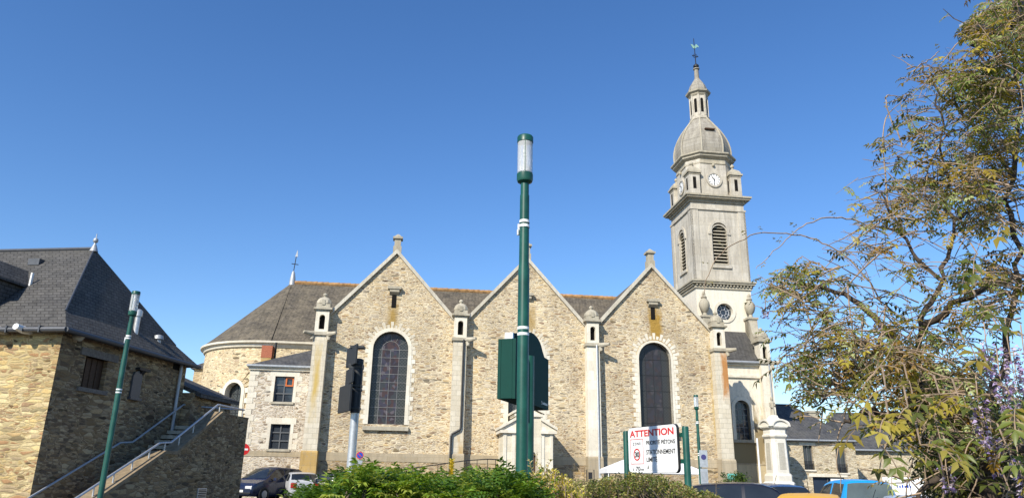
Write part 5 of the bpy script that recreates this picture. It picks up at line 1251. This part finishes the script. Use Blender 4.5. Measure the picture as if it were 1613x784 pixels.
# clumps and trees
def clump(name, lab, cat, px, py, Y, r, h, n, pal, ll, trunk=0., group=None):
    p = at(px, py, Y); g_ = gz(p.x, Y); t = thing(name, lab, cat, (p.x, Y, g_), 0, group); zc_ = p.z-g_; lv = Leaves(); br = MB()
    br.tube([(0, 0, 0), (.03*r, 0, zc_*.5), (0, .02*r, zc_)], [max(.012, trunk), max(.010, trunk*.8), max(.006, trunk*.4)], 7)
    nb = max(6, n//70)
    for k in range(nb):
        u = rv(); u.normalize(); c_ = Vector((u.x*r*R.uniform(.35, .95), u.y*r*R.uniform(.35, .95), zc_+u.z*h*R.uniform(.35, .95))); col = R.choice(pal)
        br.tube([(0, 0, zc_-h*.5), (c_.x*.5, c_.y*.5, zc_+(c_.z-zc_)*.4), c_], [max(.006, trunk*.3), max(.004, trunk*.18), .004], 5, cap=False)
        for j in range(n//nb):
            o_ = rv(.22*r); q = c_+Vector((o_.x, o_.y, o_.z*h/r)); lv.leaf(q, rv(), Vector((0, 0, 1))+rv(.5), ll*R.uniform(.7, 1.3), ll*.55, vary(col, .25))
    br.build('trunk' if trunk > .03 else 'stems', M_BARK, t); lv.build('crown' if trunk > .03 else 'foliage', M_LEAF, t); return t
GRN = [(.05, .10, .015), (.08, .14, .02), (.035, .075, .012), (.11, .17, .03)]
clump('round_bush', 'clipped rounded green bush beside the wisteria trunk, in front of the low stone house', 'bush', 1486, 742, 12.0, .38, .55, 2600, [(.10, .14, .02), (.15, .18, .03), (.07, .11, .02)], .045)
clump('small_shrub', 'low green shrub at the foot of the last buttress, below the teal plaque', 'shrub', 1162, 757, 40.0, .7, .55, 700, GRN, .12)
clump('small_shrub', 'tiny green shrub left of the teal plaque against the church plinth', 'shrub', 1141, 760, 40.4, .35, .4, 400, GRN, .1)
clump('garden_tree', 'green leafy tree behind the wisteria at the right edge', 'tree', 1612, 680, 30.0, 2.0, 1.8, 5200, [(.09, .16, .02), (.12, .20, .03), (.06, .11, .02)], .16, .12, None)
clump('garden_tree', 'dark green tree behind the pale house near the right edge', 'tree', 1668, 690, 38.0, 2.6, 2.6, 4200, [(.06, .11, .02), (.08, .14, .02)], .2, .14, None)

# ------------------------------------------------------------------ pergola and wisteria
p = at(1700, 400, 3.5); pg = thing('pergola', 'weathered timber pergola post and dark beam overgrown by the wisteria', 'pergola', (p.x, 3.5, 0)); po_ = pg.location.copy()
MB().box(-.035, .035, -.035, .035, 0, 5.0).build('post', M_GWOOD, pg, bevel=.006)
b0, b1 = at(1530, 58, 3.7)-po_, at(1690, -10, 3.2)-po_
d = (b1-b0); d.z = 0; ln = d.length; M = Matrix.Translation((b0.x, b0.y, b0.z)) @ Matrix.Rotation(atan2(d.y, d.x), 4, 'Z')
MB().box(0, ln+.2, -.035, .035, -.075, .06).xf(M).build('beam', M_DKMET, pg, bevel=.004)
MB().box(-.02, ln+.2, -.06, .06, .062, .075).xf(M).build('beam_cap', M_GALV, pg)
MB().box(0, 1.2, -.03, .03, -.06, .05).xf(Matrix.Translation((-.3, .06, at(1600, 640, 3.5).z)) @ Matrix.Rotation(.3, 4, 'Z')).build('side_rail', M_GWOOD, pg)

wi = thing('wisteria', 'sprawling wisteria with bronze young leaves, bare tangled twigs and hanging mauve flowers', 'climber', (at(1570, 784, 2.9).x, 2.9, 0)); wo = wi.location.copy()
def W(px, py, Y): return at(px, py, Y)-wo
def smooth_path(pts, n=5):
    out = []; P = [Vector(p) for p in pts]
    for i in range(len(P)-1):
        a, b, c, d = P[max(i-1, 0)], P[i], P[i+1], P[min(i+2, len(P)-1)]
        for k in range(n):
            t = k/n; out.append(.5*((2*b)+(c-a)*t+(2*a-5*b+4*c-d)*t*t+(3*b-a-3*c+d)*t**3))
    out.append(P[-1]); return out
trk = MB()
LIMBS = []
def limb(pts, r0, r1, wob=.008, keep=True):
    P = smooth_path([W(*p) for p in pts]); P = [p+rv(wob) for p in P]; n = len(P)
    trk.tube(P, [r0+(r1-r0)*i/(n-1)*1.0+R.uniform(-.1, .1)*r0 for i in range(n)], 8)
    if keep: LIMBS.append(P)
g0_ = W(1580, 784, 2.9); 
tp_ = [Vector((.06, .02, 0)), Vector((.03, 0, .6)), Vector((.06, .0, 1.1)), W(1560, 790, 2.9), W(1535, 742, 2.9), W(1498, 690, 2.92), W(1458, 648, 3.0)]
P = smooth_path(tp_, 6); trk.tube([p+rv(.006) for p in P], [.075-.03*i/len(P)+R.uniform(-.008, .008) for i in range(len(P))], 10)
P = smooth_path([Vector((.12, .05, 0)), Vector((.0, .06, .7)), W(1590, 790, 3.0), W(1540, 760, 2.95), W(1515, 700, 3.0), W(1462, 660, 3.0)], 6); trk.tube([p+rv(.008) for p in P], [.05-.015*i/len(P) for i in range(len(P))], 9)
limb([(1500, 690, 2.92), (1548, 640, 3.1), (1585, 540, 3.2), (1600, 420, 3.3), (1592, 280, 3.35), (1604, 120, 3.4), (1600, -20, 3.4)], .018, .006, .012)
limb([(1458, 648, 3.0), (1436, 590, 3.1), (1452, 520, 3.2), (1478, 440, 3.2), (1500, 350, 3.2), (1488, 240, 3.2), (1470, 150, 3.3)], .016, .003, .014)
limb([(1458, 648, 3.0), (1425, 575, 3.2), (1395, 520, 3.3), (1340, 470, 3.4), (1280, 450, 3.5), (1225, 445, 3.6)], .022, .005)
limb([(1462, 650, 3.0), (1410, 655, 2.9), (1370, 652, 2.8), (1335, 665, 2.8)], .022, .008)
limb([(1436, 590, 3.1), (1380, 545, 3.2), (1320, 540, 3.3), (1275, 560, 3.3), (1246, 596, 3.4)], .016, .004)
limb([(1500, 350, 3.2), (1545, 330, 3.3), (1640, 300, 3.3)], .009, .005)
limb([(1452, 520, 3.2), (1520, 470, 3.0), (1580, 440, 3.0), (1640, 430, 3.0)], .016, .008)
limb([(1478, 440, 3.2), (1430, 380, 3.3), (1395, 320, 3.4), (1378, 290, 3.4)], .010, .003)
limb([(1395, 520, 3.3), (1360, 590, 3.2), (1320, 610, 3.2), (1285, 640, 3.2)], .010, .003)
limb([(1595, 280, 3.35), (1540, 200, 3.4), (1480, 150, 3.4), (1448, 100, 3.5)], .012, .003)
limb([(1600, 160, 3.4), (1560, 110, 3.4), (1530, 60, 3.5)], .010, .004)
limb([(1535, 742, 2.9), (1580, 720, 2.7), (1640, 700, 2.6)], .022, .014)
limb([(1520, 735, 2.9), (1470, 760, 2.8), (1440, 790, 2.8)], .016, .008)
trk.build('trunk', M_TRUNK, wi, smooth=60)

tw = MB(); lv = Leaves(); ra = MB()
BRZ = [(.20, .14, .018), (.26, .19, .022), (.34, .27, .028), (.12, .11, .018), (.40, .33, .045), (.20, .21, .035), (.28, .32, .11), (.38, .42, .19), (.13, .16, .03), (.24, .14, .02), (.07, .08, .018), (.22, .27, .07), (.17, .20, .045)]
def left_edge(py): return float(np.interp(py, [0, 40, 100, 180, 260, 340, 400, 440, 480, 560, 610, 650, 690, 784], [1560, 1530, 1470, 1415, 1385, 1362, 1300, 1215, 1235, 1235, 1262, 1345, 1440, 1500]))
def pix(p):
    q = p+wo-Vector((0, 0, EYE)); z = q.dot(FW); return 806.5+FPX*q.dot(CX)/z, 392-FPX*q.dot(CY)/z
def shoot(p, d, ln, r, nl, col, lsz, droop=.35, leafy=1., slack=14):
    pts = [p]; d = Vector(d).normalized(); n = 7; bend = rv(.16)
    for k in range(n):
        d = (d+bend*.35+rv(.10)+Vector((0, 0, -droop/n))).normalized(); p = p+d*ln/n
        u_, v_ = pix(p)
        if len(pts) > 2 and u_ < left_edge(v_)-slack: break
        pts.append(p)
    n = len(pts)-1; tw.tube(pts, [r*(1-.65*k/n) for k in range(n+1)], 4, cap=False)
    for k in range(nl):
        f = R.uniform(.25, 1.)*(n-.01); i = int(f); q = pts[i].lerp(pts[i+1], f-i); a = R.uniform(0, 2*pi)
        dd = Vector((cos(a)*.9-.25, sin(a)*.7-.25, R.uniform(-.35, .6))); s_ = lsz*R.uniform(.6, 1.15)
        lv.compound(q, dd, Vector((0, 0, 1))+rv(.35), s_*3.1, R.randint(3, 5), s_, s_*.40, vary(col, .22), R.uniform(.5, 1.3), .18, ra)
    return pts
# leafy shoots through the crown, thicker to the right and in clumps
clumps = [(R.uniform(1240, 1620), R.uniform(20, 780)) for k in range(46)]
clumps = [(x, y) for x, y in clumps if x > left_edge(y)+15]
cnt = 0
for k in range(16000):
    if cnt >= 760: break
    if R.random() < .72: c_ = R.choice(clumps); px, py = R.gauss(c_[0], 26), R.gauss(c_[1], 22)
    else: px, py = R.uniform(1200, 1650), R.uniform(-20, 800)
    e = px-left_edge(py)
    if e < 0: continue
    if R.random() > (min(1, .10+(e/215)**2*.9) if py < 400 else min(1, .22+(e/170)**1.3*.8)): continue
    if 480 < py < 640 and px < 1500 and R.random() < .45: continue
    cnt += 1; Y = R.uniform(2.7, 4.0); p = W(px, py, Y); d = Vector((-.75, R.gauss(0, .4), R.uniform(-.25, .85)))
    big = 1.0 if py < 560 else 1.15; col = R.choice(BRZ)
    shoot(p, d, R.uniform(.12, .34), R.uniform(.0022, .004), R.randint(2, 5), col, R.uniform(.024, .036)*big)
for k in range(85):
    px, py = R.uniform(1535, 1640), R.uniform(-10, 150)
    if px-1528 < (py-40)*.1-10 and R.random() < .8: continue
    shoot(W(px, py, R.uniform(2.7, 3.3)), Vector((-.6, R.gauss(0, .4), R.gauss(0, .5))), R.uniform(.1, .3), .003, R.randint(3, 5), R.choice(BRZ), R.uniform(.024, .036))
# dense shade foliage low on the right
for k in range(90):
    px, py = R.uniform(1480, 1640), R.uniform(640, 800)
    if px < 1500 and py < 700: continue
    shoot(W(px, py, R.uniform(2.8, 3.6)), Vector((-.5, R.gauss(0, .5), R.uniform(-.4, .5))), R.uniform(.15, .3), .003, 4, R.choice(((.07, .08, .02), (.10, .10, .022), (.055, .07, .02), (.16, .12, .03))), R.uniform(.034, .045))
# larger near leaves
for px, py, dx in ((1490, 700, -.2), (1540, 690, -.6), (1470, 655, -.5), (1395, 610, -.9), (1430, 600, .3), (1372, 670, -.3), (1405, 690, .0), (1585, 700, -.3), (1600, 640, -.4), (1510, 625, -.8), (1560, 620, -.5), (1450, 700, -.1), (1385, 700, .1), (1430, 640, -.4), (1545, 480, -.5), (1575, 520, .2), (1600, 480, -.4), (1520, 540, -.4), (1590, 770, -.5), (1610, 750, -.2), (1400, 660, -.5), (1480, 620, -.5), (1590, 360, -.4), (1540, 400, -.6)):
    p = W(px, py, R.uniform(2.1, 2.5)); tw.tube([p+Vector((.12, .25, .10)), p+Vector((.05, .1, .07)), p], [.0035, .003, .002], 4, cap=False)
    for j in range(R.choice((1, 1, 2))): lv.compound(p, Vector((dx+R.gauss(0, .3), -.5+R.gauss(0, .3), R.uniform(-.1, .35))), Vector((0, -.5, 1))+rv(.25), R.uniform(.12, .18), R.randint(3, 4), R.uniform(.040, .056), .019, vary(R.choice(((.23, .18, .028), (.28, .23, .035), (.17, .15, .026), (.34, .29, .06), (.13, .16, .03), (.10, .12, .025))), .15), R.uniform(.8, 1.5), .12, ra)
# bare tangled twigs
for k in range(170):
    L_ = R.choice(LIMBS); p = R.choice(L_[len(L_)//4:]).copy()+rv(.05)
    q = shoot(p, Vector((-.7+R.gauss(0, .6), R.gauss(0, .45), R.gauss(.15, .6))), R.uniform(.25, .75), R.uniform(.002, .0048), R.choice((0, 0, 1, 1, 2)), R.choice(BRZ), R.uniform(.02, .03), R.uniform(.1, .9))
for k in range(110):
    py = R.uniform(60, 640); px = left_edge(py)+R.uniform(15, 150); shoot(W(px, py, R.uniform(3.0, 3.9)), Vector((-1, R.gauss(0, .3), R.gauss(.1, .5))), R.uniform(.2, .5), R.uniform(.002, .004), R.choice((0, 1, 2)), R.choice(BRZ), R.uniform(.018, .028), R.uniform(-.3, .7))
# long arching tendrils
for pts in ([(1392, 480, 3.4), (1340, 410, 3.4), (1285, 378, 3.4), (1240, 368, 3.4), (1196, 368, 3.4), (1150, 388, 3.4), (1118, 425, 3.4), (1106, 470, 3.4)], [(1400, 370, 3.5), (1355, 350, 3.5), (1310, 342, 3.5), (1265, 356, 3.5), (1225, 390, 3.5), (1190, 425, 3.5)],
            [(1420, 230, 3.5), (1396, 160, 3.5), (1410, 152, 3.5), (1440, 158, 3.5)], [(1400, 330, 3.5), (1392, 200, 3.5), (1420, 160, 3.6)], [(1260, 470, 3.5), (1215, 490, 3.5), (1185, 478, 3.5)], [(1290, 560, 3.3), (1262, 470, 3.4), (1230, 455, 3.4), (1190, 440, 3.4)],
            [(1320, 560, 3.2), (1290, 610, 3.2), (1282, 640, 3.2)], [(1395, 480, 3.1), (1385, 560, 3.1), (1380, 640, 3.1)], [(1360, 500, 3.1), (1345, 600, 3.1), (1320, 690, 3.0), (1326, 775, 3.0)], [(1300, 520, 3.3), (1235, 560, 3.4), (1222, 600, 3.4)], [(1430, 110, 3.5), (1462, 96, 3.5), (1480, 80, 3.5)]):
    P = smooth_path([W(*q) for q in pts], 6); tw.tube([q+rv(.003) for q in P], [.0045-.003*i/len(P) for i in range(len(P))], 4, cap=False)
    for q in P[3::4]:
        lv.compound(q, Vector((-.5, -.3, .3))+rv(.4), Vector((0, 0, 1))+rv(.3), .05, 2, .018, .008, vary((.30, .26, .13)), .5, .2)
tw.build('twigs', M_TWIG, wi); ra.build('leaf_stalks', M_TWIG, wi); lv.build('foliage', M_LEAF, wi, .22, .2)
# racemes
LIL = [(.46, .36, .62), (.36, .26, .56), (.60, .52, .70), (.28, .20, .46), (.68, .62, .74)]
for px, py, Y, ln in ((1587, 548, 2.4, .17), (1573, 592, 2.4, .15), (1540, 640, 2.45, .16), (1612, 560, 2.3, .16), (1600, 600, 2.5, .12), (1562, 700, 2.6, .13), (1604, 735, 2.5, .15), (1553, 552, 2.6, .13), (1490, 745, 2.7, .10), (1382, 520, 3.2, .05), (1205, 497, 3.5, .05)):
    p = W(px, py-12, Y); q = Leaves()
    for j in range(int(ln*520)):
        f = R.random()**.8; rr_ = .030*(1-f*.75)*min(1, ln*9); a = R.uniform(0, 2*pi); b_ = p+Vector((rr_*cos(a)*.6, rr_*sin(a)*.6, -f*ln)); q.leaf(b_, Vector((cos(a), sin(a), R.uniform(-.5, .4))), Vector((0, 0, 1))+rv(.5), R.uniform(.013, .020), .013, vary(R.choice(LIL), .15))
    o = q.build('flower_raceme', M_PETAL, wi, .4, .2)
    MB().tube([p+Vector((.02, .02, .08)), p, p-Vector((0, 0, ln))], [.0025, .002, .001], 4).build('flower_stalk', M_TWIG, o)
